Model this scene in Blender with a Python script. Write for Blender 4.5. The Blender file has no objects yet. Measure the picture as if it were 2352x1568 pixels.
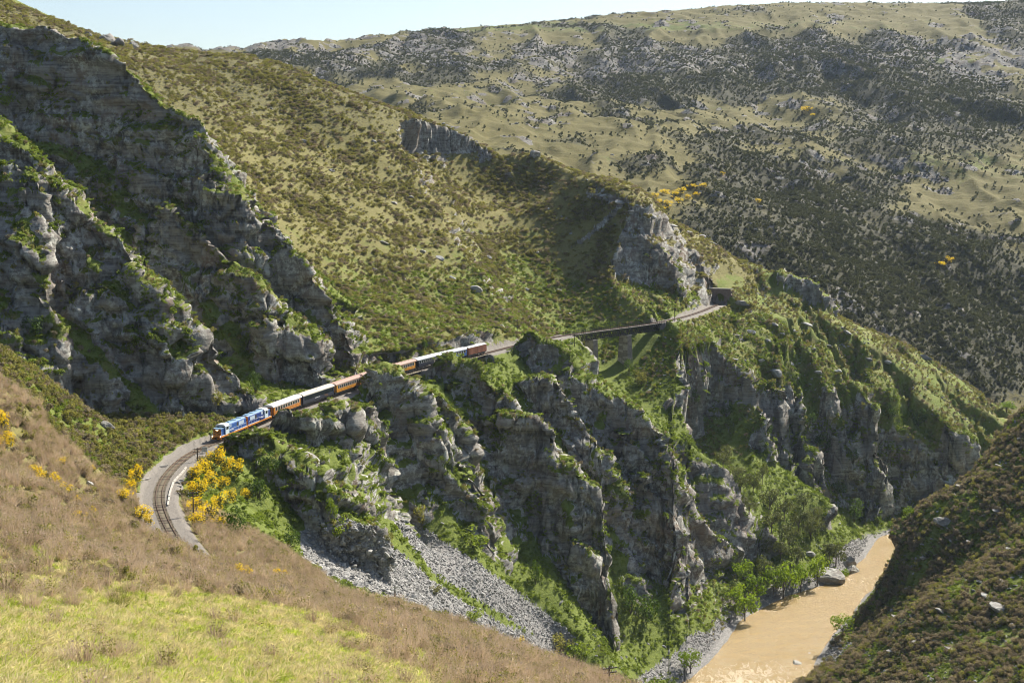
import bpy, bmesh, math, random
import numpy as np
from mathutils import Vector, Matrix
random.seed(7)
RNG = np.random.default_rng(11)
C = bpy.context.scene.collection
scene = bpy.context.scene

# ------------------------------------------------------------------ camera, sky, sun, exposure
F = 3267.0; CX = 1176.0; CY = 784.0; PITCH = math.radians(7.0)      # photograph measured on a 2352 x 1568 frame
cam_d = bpy.data.cameras.new('camera'); cam = bpy.data.objects.new('camera', cam_d); C.objects.link(cam)
cam_d.sensor_width = 36.0; cam_d.lens = 36.0 * F / 2352.0
cam_d.clip_start = 0.5; cam_d.clip_end = 20000.0
cam.location = (0, 0, 0); cam.rotation_euler = (math.radians(90) - PITCH, 0, 0)
scene.camera = cam
SUN_AZ = math.radians(40.0); SUN_EL = math.radians(41.0)            # azimuth measured from +Y towards +X
world = bpy.data.worlds.new('World'); scene.world = world; world.use_nodes = True
wn = world.node_tree.nodes; wl = world.node_tree.links
bg = wn['Background']
sky = wn.new('ShaderNodeTexSky'); sky.sky_type = 'NISHITA'; sky.sun_disc = False
sky.sun_elevation = SUN_EL; sky.sun_rotation = SUN_AZ
sky.altitude = 200; sky.air_density = 1.0; sky.dust_density = 1.2; sky.ozone_density = 1.0
wl.new(sky.outputs[0], bg.inputs[0]); bg.inputs[1].default_value = 0.066
sun_d = bpy.data.lights.new('sun', 'SUN'); sun_d.energy = 5.0; sun_d.angle = math.radians(0.53); sun_d.color = (1.0, 0.93, 0.82)
sun = bpy.data.objects.new('sun', sun_d); C.objects.link(sun)
sd = Vector((math.sin(SUN_AZ) * math.cos(SUN_EL), math.cos(SUN_AZ) * math.cos(SUN_EL), math.sin(SUN_EL)))
sun.rotation_euler = sd.to_track_quat('Z', 'Y').to_euler(); sun.location = sd * 300
scene.view_settings.view_transform = 'Standard'; scene.view_settings.look = 'None'
scene.view_settings.exposure = 1.15; scene.view_settings.gamma = 1.0
scene.view_settings.use_curve_mapping = False
scene.cycles.max_bounces = 5; scene.cycles.diffuse_bounces = 3; scene.cycles.glossy_bounces = 2
scene.cycles.transmission_bounces = 2; scene.cycles.volume_bounces = 1
scene.cycles.use_adaptive_sampling = True; scene.cycles.adaptive_threshold = 0.02
try: scene.cycles.use_denoising = True; scene.cycles.filter_width = 1.0
except Exception: pass

# ------------------------------------------------------------------ helpers: measured points -> places
def ray(px, py):
    a = (px - CX) / F; b = (CY - py) / F
    return np.array([a, math.cos(PITCH) + b * math.sin(PITCH), -math.sin(PITCH) + b * math.cos(PITCH)])
def P(px, py, Y):
    r = ray(px, py); return r * (Y / r[1])
def PZ(px, py, z):
    r = ray(px, py); return r * (z / r[2])
def proj(p):
    p = np.asarray(p, float); x, y, z = p[..., 0], p[..., 1], p[..., 2]
    d = y * math.cos(PITCH) - z * math.sin(PITCH); u = y * math.sin(PITCH) + z * math.cos(PITCH)
    return CX + F * x / d, CY - F * u / d, d

# ------------------------------------------------------------------ numpy noise
_perm = np.random.default_rng(3).permutation(256).astype(np.int32); _perm = np.concatenate([_perm, _perm, _perm])
_gr = np.random.default_rng(4).normal(size=(256, 3)); _gr /= np.linalg.norm(_gr, axis=1)[:, None]; _gr = _gr.astype(np.float32)
def perlin(x, y, z):
    x = np.asarray(x, np.float32); y = np.asarray(y, np.float32); z = np.asarray(z, np.float32) + np.zeros_like(x)
    x0 = np.floor(x).astype(np.int32); y0 = np.floor(y).astype(np.int32); z0 = np.floor(z).astype(np.int32)
    fx = x - x0; fy = y - y0; fz = z - z0
    u = fx*fx*fx*(fx*(fx*6-15)+10); v = fy*fy*fy*(fy*(fy*6-15)+10); w = fz*fz*fz*(fz*(fz*6-15)+10)
    X = x0 & 255; Y = y0 & 255; Z = z0 & 255
    def g(i, j, k):
        h = _perm[_perm[_perm[X+i]+Y+j]+Z+k]
        q = _gr[h]
        return q[..., 0]*(fx-i) + q[..., 1]*(fy-j) + q[..., 2]*(fz-k)
    a = g(0,0,0); b = g(1,0,0); c = g(0,1,0); d = g(1,1,0); e = g(0,0,1); f = g(1,0,1); h = g(0,1,1); i = g(1,1,1)
    a = a+u*(b-a); c = c+u*(d-c); e = e+u*(f-e); h = h+u*(i-h)
    a = a+v*(c-a); e = e+v*(h-e)
    return (a+w*(e-a))*1.6
def fbm(x, y, z, octv=4, gain=0.5, lac=2.03):
    s = 0; a = 1.0; t = 0
    for o in range(octv):
        s = s + a*perlin(x, y, z); t += a; a *= gain; x = x*lac+17.3; y = y*lac+5.1; z = z*lac+9.7
    return s/t
_jit = np.random.default_rng(8).random((256, 3)).astype(np.float32)
_cv = np.random.default_rng(9).random(256).astype(np.float32)
def cells(x, y, z):
    """Worley cells: random value of the nearest cell and the gap to the next (F2-F1)."""
    x = np.asarray(x, np.float32); y = np.asarray(y, np.float32); z = np.asarray(z, np.float32)
    x0 = np.floor(x).astype(np.int32); y0 = np.floor(y).astype(np.int32); z0 = np.floor(z).astype(np.int32)
    f1 = np.full(x.shape, 9, np.float32); f2 = f1.copy(); val = np.zeros_like(f1)
    for i in (-1, 0, 1):
        for j in (-1, 0, 1):
            for k in (-1, 0, 1):
                h = _perm[_perm[_perm[(x0+i) & 255]+((y0+j) & 255)]+((z0+k) & 255)]
                q = _jit[h]
                d = (x0+i+q[..., 0]-x)**2+(y0+j+q[..., 1]-y)**2+(z0+k+q[..., 2]-z)**2
                m = d < f1
                f2 = np.where(m, f1, np.minimum(f2, d)); val = np.where(m, _cv[h], val); f1 = np.where(m, d, f1)
    return val, np.sqrt(f2)-np.sqrt(f1)
def sstep(a, b, x):
    t = np.clip((x-a)/(b-a), 0, 1); return t*t*(3-2*t)
# ------------------------------------------------------------------ the lie of the land
RAIL_Z = -60.0
TRACK_PX = [(452,1310),(425,1262),(395,1222),(372,1175),(363,1140),(368,1110),(386,1080),(423,1044),(468,1021),(513,1004),(575,978),(640,951),(705,927),(770,905),(830,884),(925,855),(1000,835),(1075,818),(1140,801),(1270,770),(1400,752),(1535,735),(1610,713),(1652,695),(1672,684)]
_tp = np.array([PZ(a, b, RAIL_Z) for a, b in TRACK_PX])
def catmull(p, n=12):
    out = []
    q = np.vstack([2*p[0]-p[1], p, 2*p[-1]-p[-2]])
    for i in range(1, len(q)-2):
        for t in np.linspace(0, 1, n, endpoint=False):
            a, b, c, d = q[i-1], q[i], q[i+1], q[i+2]
            out.append(0.5*((2*b)+(c-a)*t+(2*a-5*b+4*c-d)*t*t+(3*b-3*c+d-a)*t**3))
    out.append(q[-2]); return np.array(out)
_tc = catmull(_tp)
for _ in range(60):
    _tc[1:-1] = 0.25*_tc[:-2]+0.5*_tc[1:-1]+0.25*_tc[2:]
_s = np.concatenate([[0], np.cumsum(np.linalg.norm(np.diff(_tc, axis=0), axis=1))])
TRACK_LEN = _s[-1]
def track_at(s):
    return np.array([np.interp(s, _s, _tc[:, i]) for i in range(3)]).T
def track_dir(s):
    a = track_at(s+0.7)-track_at(s-0.7); return a/np.linalg.norm(a)
def s_near_px(px, py):
    q = PZ(px, py, RAIL_Z); i = np.argmin(np.linalg.norm(_tc-q, axis=1)); return _s[i]
TS = np.arange(0, TRACK_LEN, 1.5); TPTS = track_at(TS)

def polyline_dist(x, y, pts):
    """distance to a polyline in plan, position along it (point index) and side (+ left of travel)."""
    best = np.full(x.shape, 1e9, np.float32); par = np.zeros_like(best); side = np.ones_like(best)
    for i in range(len(pts)-1):
        ax, ay = pts[i][:2]; bx, by = pts[i+1][:2]; dx, dy = bx-ax, by-ay; L = dx*dx+dy*dy
        t = np.clip(((x-ax)*dx+(y-ay)*dy)/L, 0, 1)
        ex = x-(ax+t*dx); ey = y-(ay+t*dy); d = ex*ex+ey*ey
        m = d < best
        best = np.where(m, d, best); par = np.where(m, i+t, par); side = np.where(m, np.sign(dx*(y-ay)-dy*(x-ax)), side)
    return np.sqrt(best), par, side

class Surf:
    """smooth ground through measured points (thin plate spline in plan)."""
    def __init__(self, pts, lam=0.0):
        p = np.array(pts, float); self.c = p[:, :2].mean(0); self.s = 100.0
        X = (p[:, :2]-self.c)/self.s; n = len(X)
        r = np.linalg.norm(X[:, None]-X[None], axis=2); K = np.where(r > 0, r*r*np.log(r+1e-12), 0)+lam*np.eye(n)
        Q = np.hstack([np.ones((n, 1)), X]); A = np.zeros((n+3, n+3)); A[:n, :n] = K; A[:n, n:] = Q; A[n:, :n] = Q.T
        self.w = np.linalg.solve(A, np.concatenate([p[:, 2], [0, 0, 0]])); self.X = X
    def __call__(self, x, y):
        u = (x-self.c[0])/self.s; v = (y-self.c[1])/self.s; n = len(self.X)
        z = self.w[n]+self.w[n+1]*u+self.w[n+2]*v
        for i in range(n):
            r2 = (u-self.X[i, 0])**2+(v-self.X[i, 1])**2
            z = z+self.w[i]*0.5*r2*np.log(r2+1e-12)
        return z
def M(l): return [tuple(P(*q)) for q in l]

FORE = M([(405,1302,212),(560,1332,206),(700,1354,200),(900,1396,200),(1060,1444,195),(1200,1504,190),(1330,1552,185),(1460,1592,182),
  (1176,1568,130),(700,1568,85),(300,1568,70),(0,1568,60),(900,1450,140),(500,1400,120),(200,1300,130),(500,1352,168),(0,1300,120),
  (200,1160,190),(0,1100,180),(330,1222,225),(322,1140,250),(150,1000,250),(0,900,240),(0,808,290),(250,990,288),(110,885,300),(-150,800,260),(-150,1200,130)])
FORE += [(0,3,-2.6),(0,30,-14),(-20,20,-8),(30,20,-16),(30,60,-32),(40,100,-50),(60,150,-80),(55,200,-98),(40,240,-108),(-40,60,-18),(-80,120,-24),(-110,200,-22),(-130,280,-25)]
LOW = M([(560,1150,287),(620,1210,283),(700,1235,289),(720,1290,276),(850,1310,296),(1000,1385,320),(1150,1440,346),(1300,1492,372),(1450,1562,385),
  (940,1215,344),(1100,1335,350),(1320,1462,373),(1100,1252,368),(1200,1302,385),(1380,1420,404),(1500,1402,425),(1560,1382,436),(1650,1372,444),
  (1440,1262,430),(1500,1352,432),(1600,1495,418),(1680,1342,441),(1760,1245,440),(1900,1150,540),(1950,1220,555),(1820,1132,540),(2000,1192,581),
  (1700,1082,520),(1640,1042,502),(1580,985,502),(1500,902,505),(865,1000,366),(890,1100,357),(905,1200,358),(1000,1225,362),(1070,1240,361),
  (975,900,408),(1040,1000,392),(1090,1100,386),(1150,1220,392),(1250,1312,388),(1110,850,445),(1190,960,433),(1270,1080,426),(1330,1180,426),(1400,1262,428),(1560,1342,434),(1440,832,518),(1360,826,520),(1432,802,535),(1500,792,545),(1320,800,512)])
LOW += [(-100,313,-54),(-118,322,-50),(-85,306,-58),(-138,330,-44),(-38,228,-70),(-22,228,-76),(-4,232,-86),(12,240,-96),(-25,255,-84),(-10,270,-96),(5,300,-112),(20,335,-132),(-45,250,-67)]
_w = [(50,300),(58,355),(66,401),(79,425),(90,452),(103,473),(121,497),(140,530),(152,560),(176,580),(210,590),(250,596),(310,604)]
RIVER = np.array([(x, y, -150.0) for x, y in _w]); RIVER_W = np.array([14,14,14,15,16,14,8,5.5,5.5,6,8,8,8.])
BANK = []
for i in range(1, len(RIVER)-1):
    d = RIVER[i+1, :2]-RIVER[i-1, :2]; d /= np.linalg.norm(d); nl = np.array([-d[1], d[0]])
    for sg in (-1, 1):
        q = RIVER[i, :2]+nl*sg*(RIVER_W[i]+1.0); BANK.append((q[0], q[1], -149.6))
        if i == 1: q = RIVER[i, :2]+nl*(RIVER_W[i]+12.0); BANK.append((q[0], q[1], -143.))
RIGHT = M([(1945,1425,446),(1990,1335,455),(2050,1235,465),(2100,1185,475),(2190,1142,482),(2290,1012,492),(2352,942,500),
  (2352,1568,330),(2100,1400,400),(2352,1250,410),(2200,1300,432),(2100,1568,360),(1950,1568,382),(2250,1450,375),(2352,1080,455),(2500,900,470),(2500,1300,390),(2450,1568,310)])
RIGHT += [(260,400,-62),(240,500,-66),(200,300,-82),(160,240,-104),(100,300,-135),(62,330,-146),(150,535,-143),(180,545,-135),(225,555,-120),(270,570,-108)]
RAILP = [(p[0], p[1], RAIL_Z-0.4) for p in TPTS[::5] if p[1] < 505]
UPH = []
for s in TS[20::6]:
    p = track_at(s); d = track_dir(s)
    if p[1] < 300: continue
    if p[1] < 520: UPH.append((p[0]-d[1]*14, p[1]+d[0]*14, -58.0)); UPH.append((p[0]-d[1]*40, p[1]+d[0]*40, -47.0)); UPH.append((p[0]-d[1]*80, p[1]+d[0]*80, -26.0))
INC = []
for s in TS[8:70:6]:
    p = track_at(s); d = track_dir(s)
    for w, z in ((7, -62.3), (14, -66.0)):
        INC.append((p[0]+d[1]*w, p[1]-d[0]*w, z))
for s in TS[4:62:7]:
    p = track_at(s); d = track_dir(s); INC.append((p[0]-d[1]*6, p[1]+d[0]*6, -59.6))
GROUND = Surf(INC+FORE+LOW+BANK+RIGHT+RAILP+UPH, lam=1e-4)

HILL = Surf(M([(1100,762,470),(1250,752,512),(1340,722,548),(1000,700,490),(900,600,500),(800,650,462),(700,500,500),(600,400,520),(500,250,560),
  (190,88,560),(330,114,620),(440,120,650),(550,130,660),(700,167,660),(850,227,660),(960,270,660),(1080,317,660),(1000,500,560),(800,300,600),
  (1080,410,612),(1200,600,550),(1300,680,545),(1190,520,578),(700,300,590),(880,420,570)]) +
  [(-44,720,-5),(-100,740,10),(-160,740,22),(-220,600,70),(-220,480,60),(-180,440,35),(-120,440,8),(-60,440,-38),(-20,440,-58),(40,700,-30),(60,620,-60),(70,560,-75),(30,500,-70),(0,440,-72)])
HILL2 = Surf(M([(1150,450,624),(1100,420,634),(1230,560,600),(1220,352,662),(1330,400,662),(1450,452,667),(1560,520,670),(1640,562,675),(1400,450,612),(1300,470,610),(1250,560,608),(1380,600,580),
  (1340,700,568),(1480,500,602),(1560,560,618),(1600,600,632),(1590,700,608),(1500,720,588),(1700,602,682),(1640,640,640)]) +
  [(-30,650,-12),(-20,600,-40),(10,550,-64),(40,720,-20),(110,720,-50),(0,720,-12),(45,550,-66),(75,590,-62)])
GCLIFF = [P(*q) for q in [(1380,900,505),(1480,895,515),(1560,885,528),(1620,885,540),(1700,880,560),(1800,880,580),(1900,885,596),(2000,905,606),(2100,945,612),(2180,985,615),(2240,1010,618),(2330,1060,640),(2450,1100,680)]]
SPURG = Surf(M([(1550,748,558),(1600,762,571),(1700,742,600),(1800,762,606),(1600,862,538),(1700,862,562),(1800,872,581),(1900,880,596),(2000,900,606),(2100,942,611),(2230,1002,616),
  (2000,800,640),(2100,850,645),(2200,910,650),(1700,602,683),(1760,620,684),(1860,680,684),(1950,742,682),(2100,802,682),(2200,867,686),(2300,932,691),(2352,957,694),(1650,676,628),(1620,712,597),(1500,840,520),(1450,880,508),(1660,650,640),(1760,690,645)]) +
  [(130,730,-60),(200,740,-100),(260,740,-130),(300,700,-140),(60,500,-84),(70,540,-72)])

# buttresses: crest (px, py, distance), drop on the near side, drop on the far side
SPURS = {
 'cliff_a': ([(-260,120,358),(0,270,345),(60,320,343),(110,372,341),(170,440,340),(260,520,339),(330,600,339),(420,680,339),(480,760,340),(550,862,341),(598,918,343)],
    [(0,0),(2,2),(5,10),(12,14),(16,27),(25,33),(29,46),(40,54),(90,80)], [(0,0),(3,2),(10,13),(30,30),(60,60)]),
 'cliff_b': ([(-260,0,440),(0,45,430),(90,60,428),(190,92,425),(300,160,422),(345,210,420),(400,255,418),(466,292,416),(475,330,415),(560,430,412),(640,530,410),(680,590,408),(760,690,405),(828,838,400)],
    [(0,0),(1.5,3),(4,14),(9,18),(13,33),(20,37),(24,50),(40,58),(90,100)], [(0,0),(4,2),(12,9),(40,30),(80,60)]),
 'cliff_b_low': ([(380,470,398),(470,530,396),(545,592,394),(610,640,391),(665,702,388),(720,770,384),(745,812,381)],
    [(0,0),(2,3),(5,14),(12,20),(18,34),(40,50)], [(0,0),(2,3),(8,8),(30,28)]),
 'cliff_c': ([(690,590,440),(760,650,438),(815,690,438),(870,742,440),(925,790,441),(965,812,442)],
    [(0,0),(2,3),(5,9),(12,14),(18,22),(50,50)], [(0,0),(4,2),(12,8),(40,36)]),
 'knob_a': ([(500,1012,305),(560,1012,306),(612,1003,308),(680,1052,302),(730,1100,297),(755,1165,294),(762,1215,292)],
    [(0,0),(2,1.0),(4,6),(8,13),(14,18),(40,30)], [(0,0),(3,1.0),(8,6),(30,26)]),
 'knob_b': ([(615,945,330),(660,925,334),(735,935,340),(812,915,354),(836,1000,350),(850,1090,347),(872,1150,345),(905,1200,345),(960,1265,347),(1000,1305,349)],
    [(0,0),(2,1.5),(5,11),(9,19),(13,31),(30,42),(60,60)], [(0,0),(2,2),(5,9),(12,22),(30,60)]),
 'knob_b_rib': ([(738,952,346),(785,1005,342),(822,1090,338),(858,1165,335)],
    [(0,0),(2,2),(5,12),(9,20),(13,31),(60,60)], [(0,0),(2,2.5),(5,9),(12,20),(30,60)]),
 'knob_c_rib': ([(1010,905,402),(1050,960,396),(1085,1040,392),(1105,1120,390),(1118,1180,388)],
    [(0,0),(2,2),(5,12),(9,22),(13,36),(60,60)], [(0,0),(2,2.5),(5,9),(12,20),(30,60)]),
 'knob_e_rib': ([(1255,850,450),(1310,920,446),(1370,1010,443),(1420,1110,440),(1490,1210,439),(1550,1300,438)],
    [(0,0),(2,2),(5,13),(9,18),(12,34),(60,60)], [(0,0),(2,2),(5,6),(12,14),(30,60)]),
 'knob_e_low': ([(1430,975,452),(1510,1065,449),(1585,1165,446),(1640,1240,445),(1690,1320,444)],
    [(0,0),(2,2),(4,12),(8,17),(11,34),(60,60)], [(0,0),(2,2),(5,6),(12,14),(30,60)]),
 'knob_c': ([(842,838,385),(880,826,386),(925,858,385),(968,918,383),(1010,990,380),(1048,1060,377),(1075,1105,374),(1108,1155,371)],
    [(0,0),(2,2),(5,12),(10,24),(14,36),(32,50),(60,70)], [(0,0),(2,2.5),(5,10),(12,24),(30,60)]),
 'knob_d': ([(978,800,428),(1020,793,428),(1100,850,424),(1168,888,420),(1183,945,417),(1205,1010,414),(1240,1085,411),(1290,1150,409),(1350,1212,407),(1400,1285,407)],
    [(0,0),(3,1.5),(5,10),(9,13),(12,30),(16,44),(70,80)], [(0,0),(2,2.5),(5,10),(12,24),(30,60)]),
 'knob_d2': ([(1172,942,414),(1225,958,413),(1270,985,411),(1284,1040,409),(1262,1085,407)],
    [(0,0),(1,2),(3,13),(6,20),(20,34)], [(0,0),(1,1),(4,6),(20,26)]),
 'knob_e': ([(1138,800,470),(1200,757,474),(1282,782,470),(1330,840,466),(1420,902,460),(1500,985,454),(1560,1042,450),(1612,1082,447),(1660,1142,450),(1720,1202,448),(1762,1245,446)],
    [(0,0),(2,1.5),(5,12),(10,16),(13,32),(18,36),(21,54),(60,62)], [(0,0),(3,1),(20,12),(50,38)]),
 'tor': ([(1752,618,672),(1795,606,672),(1856,640,671),(1905,682,670),(1928,730,668),(1942,752,667)],
    [(0,0),(2,2),(4,10),(9,22),(30,40)], [(0,0),(2,2),(6,5),(30,30)]),
 'face': ([(1390,545,604),(1450,535,602),(1520,560,603),(1575,590,606),(1592,640,606),(1600,690,607)],
    [(0,0),(3,2),(6,12),(10,24),(16,30),(40,50)], [(0,0),(4,1),(20,10),(40,30)]),
}
BRIDGE_S = (s_near_px(1300,765), s_near_px(1522,737))
MINI_S = [(s_near_px(912,858), s_near_px(958,846)), (s_near_px(1066,820), s_near_px(1106,810))]

GX0, GX1, GY0, GY1, GS = -270.0, 330.0, 2.0, 770.0, 0.75
gx = np.arange(GX0, GX1, GS, dtype=np.float32); gy = np.arange(GY0, GY1, GS, dtype=np.float32)
XX, YY = np.meshgrid(gx, gy)
def coarse(fn, st=4):
    a = fn(XX[::st, ::st].astype(float), YY[::st, ::st].astype(float))
    # bilinear up
    iy = np.clip(np.arange(len(gy))/st, 0, a.shape[0]-1.001); ix = np.clip(np.arange(len(gx))/st, 0, a.shape[1]-1.001)
    y0 = iy.astype(int); x0 = ix.astype(int); fy = (iy-y0)[:, None]; fx = (ix-x0)[None]
    return ((a[y0][:, x0]*(1-fy)+a[y0+1][:, x0]*fy)*(1-fx)+(a[y0][:, x0+1]*(1-fy)+a[y0+1][:, x0+1]*fy)*fx).astype(np.float32)
Zg = coarse(GROUND)
REG = np.zeros(Zg.shape, np.int8)                     # 0 ground, 1 hillside, 2 second hillside, 3 tunnel spur, 4 cliffs
SPUR = np.zeros(Zg.shape, np.int8)
n1 = fbm(XX/38, YY/38, 0.3, 4); n2 = fbm(XX/11, YY/11, 4.3, 3)
def put(z, k):
    global Zg
    m = z > Zg; REG[m] = k; Zg = np.maximum(Zg, z)
zh = coarse(HILL)+n1*3.5
dt, pt, st_ = polyline_dist(XX, YY, TPTS)
zh = zh-np.where((st_ < 0) & (YY < 560), 2.5*np.maximum(dt-1, 0), 0)
zh = np.where((YY < 395) | (XX > 45), -1e3, zh)
_cb = np.array([P(*q) for q in SPURS['cliff_b'][0]]); _d, _p, _q = polyline_dist(XX, YY, _cb)
zh = np.where((_q < 0) & (XX < -38) & (YY < 520), zh-1.6*_d, zh)
put(zh, 1)
z2 = coarse(HILL2)+n1*2.5-np.where((st_ < 0) & (YY < 640), 2.5*np.maximum(dt-1, 0), 0)
z2 = z2-1.3*np.maximum(0, -8-XX)
z2 = np.where((XX > -60) & (YY > 530) & (XX < 140), z2, -1e3); put(z2, 2)
dg, pg, sg = polyline_dist(XX, YY, GCLIFF)
out = np.where(sg < 0, dg, 0)
GOUT = out
_gc, _ = cells(XX/13.0+n2*.3, YY/13.0, 0.2+0*XX); _gc2, _ = cells(XX/3.6, YY/3.6, 0.8+0*XX)
flute = (_gc-0.5)*15+(_gc2-0.5)*5+n1*4+n2*1.5
zg = coarse(SPURG)+n1*1.5-np.interp(np.maximum(out+flute*sstep(0, 6, out+3), 0), [0, 1, 3, 5, 9, 11, 13, 18, 21, 26, 50, 90], [0, .6, 9, 15, 18.5, 27, 31, 35, 45, 52, 76, 130]).astype(np.float32)
zg = np.where((XX > 15) & (YY > 470), zg, -1e3); put(zg, 3)
for nm, (cr, near, far) in SPURS.items():
    pts = np.array([P(*q) for q in cr])
    x0, x1 = pts[:, 0].min()-110, pts[:, 0].max()+100; y0, y1 = pts[:, 1].min()-120, pts[:, 1].max()+90
    ix = slice(max(int((x0-GX0)/GS), 0), int((x1-GX0)/GS)); iy = slice(max(int((y0-GY0)/GS), 0), int((y1-GY0)/GS))
    x = XX[iy, ix]; y = YY[iy, ix]
    d, p, s = polyline_dist(x, y, pts)
    zc = np.interp(p, np.arange(len(pts)), pts[:, 2])
    big_c = nm.startswith('cliff'); cw = 15.0 if big_c else 9.0
    wx = x+n2[iy, ix]*2.5; wy = y+n1[iy, ix]*4
    cv, cg = cells(wx/cw, wy/cw, 0.37+0*x); cv2, _ = cells(wx/(cw*.42), wy/(cw*.42), 0.71+0*x)
    wob = n1[iy, ix]*4+((cv-0.5)*(13 if big_c else 10)+(cv2-0.5)*4.5)*sstep(0.0, 3.5, d)
    zc = zc+(cv-0.5)*(5.0 if big_c else 4.2)+(cv2-0.5)*1.8
    dd = np.maximum(d+wob, 0)
    k1, k2 = (1.0, 1.0) if nm.startswith('cliff') else (1.9, 1.2)
    near = near[:-1]; near = near+[(near[-1][0]+200, near[-1][1]+200*k1)]; far = far+[(far[-1][0]+200, far[-1][1]+200*k2)]
    nd = np.interp(dd, *zip(*near)); fd = np.interp(dd, *zip(*far))
    z = (zc-np.where(s < 0, nd, fd)).astype(np.float32)
    if nm.startswith('knob'):
        dn, df = {'knob_e': (30, 45), 'knob_b': (19, 9), 'knob_a': (13, 8), 'knob_d2': (12, 8)}.get(nm, (22, 13))
        z = z-(6*np.maximum(dd-np.where(s < 0, dn, df), 0)).astype(np.float32)
    z = z-np.where(p >= len(pts)-1.001, np.where(nm.startswith('knob'), 4.5, 1.3)*d, 0).astype(np.float32)
    if not nm.startswith('knob') and nm != 'tor': z = z-np.where(st_[iy, ix] < 0, 3*dt[iy, ix], 0)
    if nm.startswith('knob'): z = z-np.where(st_[iy, ix] > 0, 1.5*dt[iy, ix], 0)
    sub = Zg[iy, ix]; m = z > sub; REG[iy, ix][m] = 4; SPUR[iy, ix][m] = list(SPURS).index(nm)+1; Zg[iy, ix] = np.maximum(sub, z)
_b = np.pad(Zg, 1, mode='edge'); _b = (_b[:-2]+2*_b[1:-1]+_b[2:])/4; _b = (_b[:, :-2]+2*_b[:, 1:-1]+_b[:, 2:])/4
Zg = np.where(REG >= 3, _b, Zg)
# gully under the viaduct
GULLY = np.array([(-2,620,-20),(8,592,-38),(22,560,-58),(36,533,-76),(50,508,-88),(62,500,-97),(70,502,-104),(85,520,-120)], float)
dgu, pgu, sgu = polyline_dist(XX, YY, GULLY)
zgu = np.interp(pgu, np.arange(len(GULLY)), GULLY[:, 2])+0.06*dgu+0.0115*dgu*dgu+n2*0.6
Zg = np.where(dgu < 46, np.minimum(Zg, zgu), Zg)
# river bed
dr, pr, _ = polyline_dist(XX, YY, RIVER)
rw = np.interp(pr, np.arange(len(RIVER)), RIVER_W)
Zg = np.where(dr < rw, np.minimum(Zg, -150.0-1.6*sstep(0, 4, rw-dr)+0.35*n2), Zg)
Zg = np.minimum(Zg, -149.6+1.05*np.maximum(dr-rw-1.0, 0)+5.0*np.maximum(dr-rw-12.0, 0))
RIVERD = dr-rw
# foreground and left slope: never hides the line
st_s = pt*1.5
on_bridge = (st_s > BRIDGE_S[0]) & (st_s < BRIDGE_S[1])
for a, b in MINI_S: on_bridge |= (st_s > a) & (st_s < b)
fill = RAIL_Z-0.62-0.85*np.maximum(dt-3.3, 0)+n2*0.25
Zg = np.where((~on_bridge) & (dt < 14), np.maximum(Zg, fill), Zg)
cut = RAIL_Z-0.62+np.where(st_s < 100, 0.75, 1.9)*np.maximum(dt-(2.9+0.5*n2), 0)
cut = np.where(on_bridge, np.where(dt < 5, RAIL_Z-4.5, cut), cut)
TUN_S = s_near_px(1652, 695)
Zg = np.where((st_s < TUN_S+2) & (dt < 20), np.minimum(Zg, cut), Zg)
TRACKD = dt; TRACKS = st_s; TSIDE = st_
gyy, gxx = np.gradient(Zg, GS)
SLOPE = np.hypot(gxx, gyy)
def samp(A, x, y):
    ix = np.clip((x-GX0)/GS, 0, len(gx)-1.001); iy = np.clip((y-GY0)/GS, 0, len(gy)-1.001)
    x0 = ix.astype(int); y0 = iy.astype(int); fx = ix-x0; fy = iy-y0
    return (A[y0, x0]*(1-fx)+A[y0, x0+1]*fx)*(1-fy)+(A[y0+1, x0]*(1-fx)+A[y0+1, x0+1]*fx)*fy
def ground_z(x, y): return float(samp(Zg, np.array([x]), np.array([y]))[0])
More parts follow.
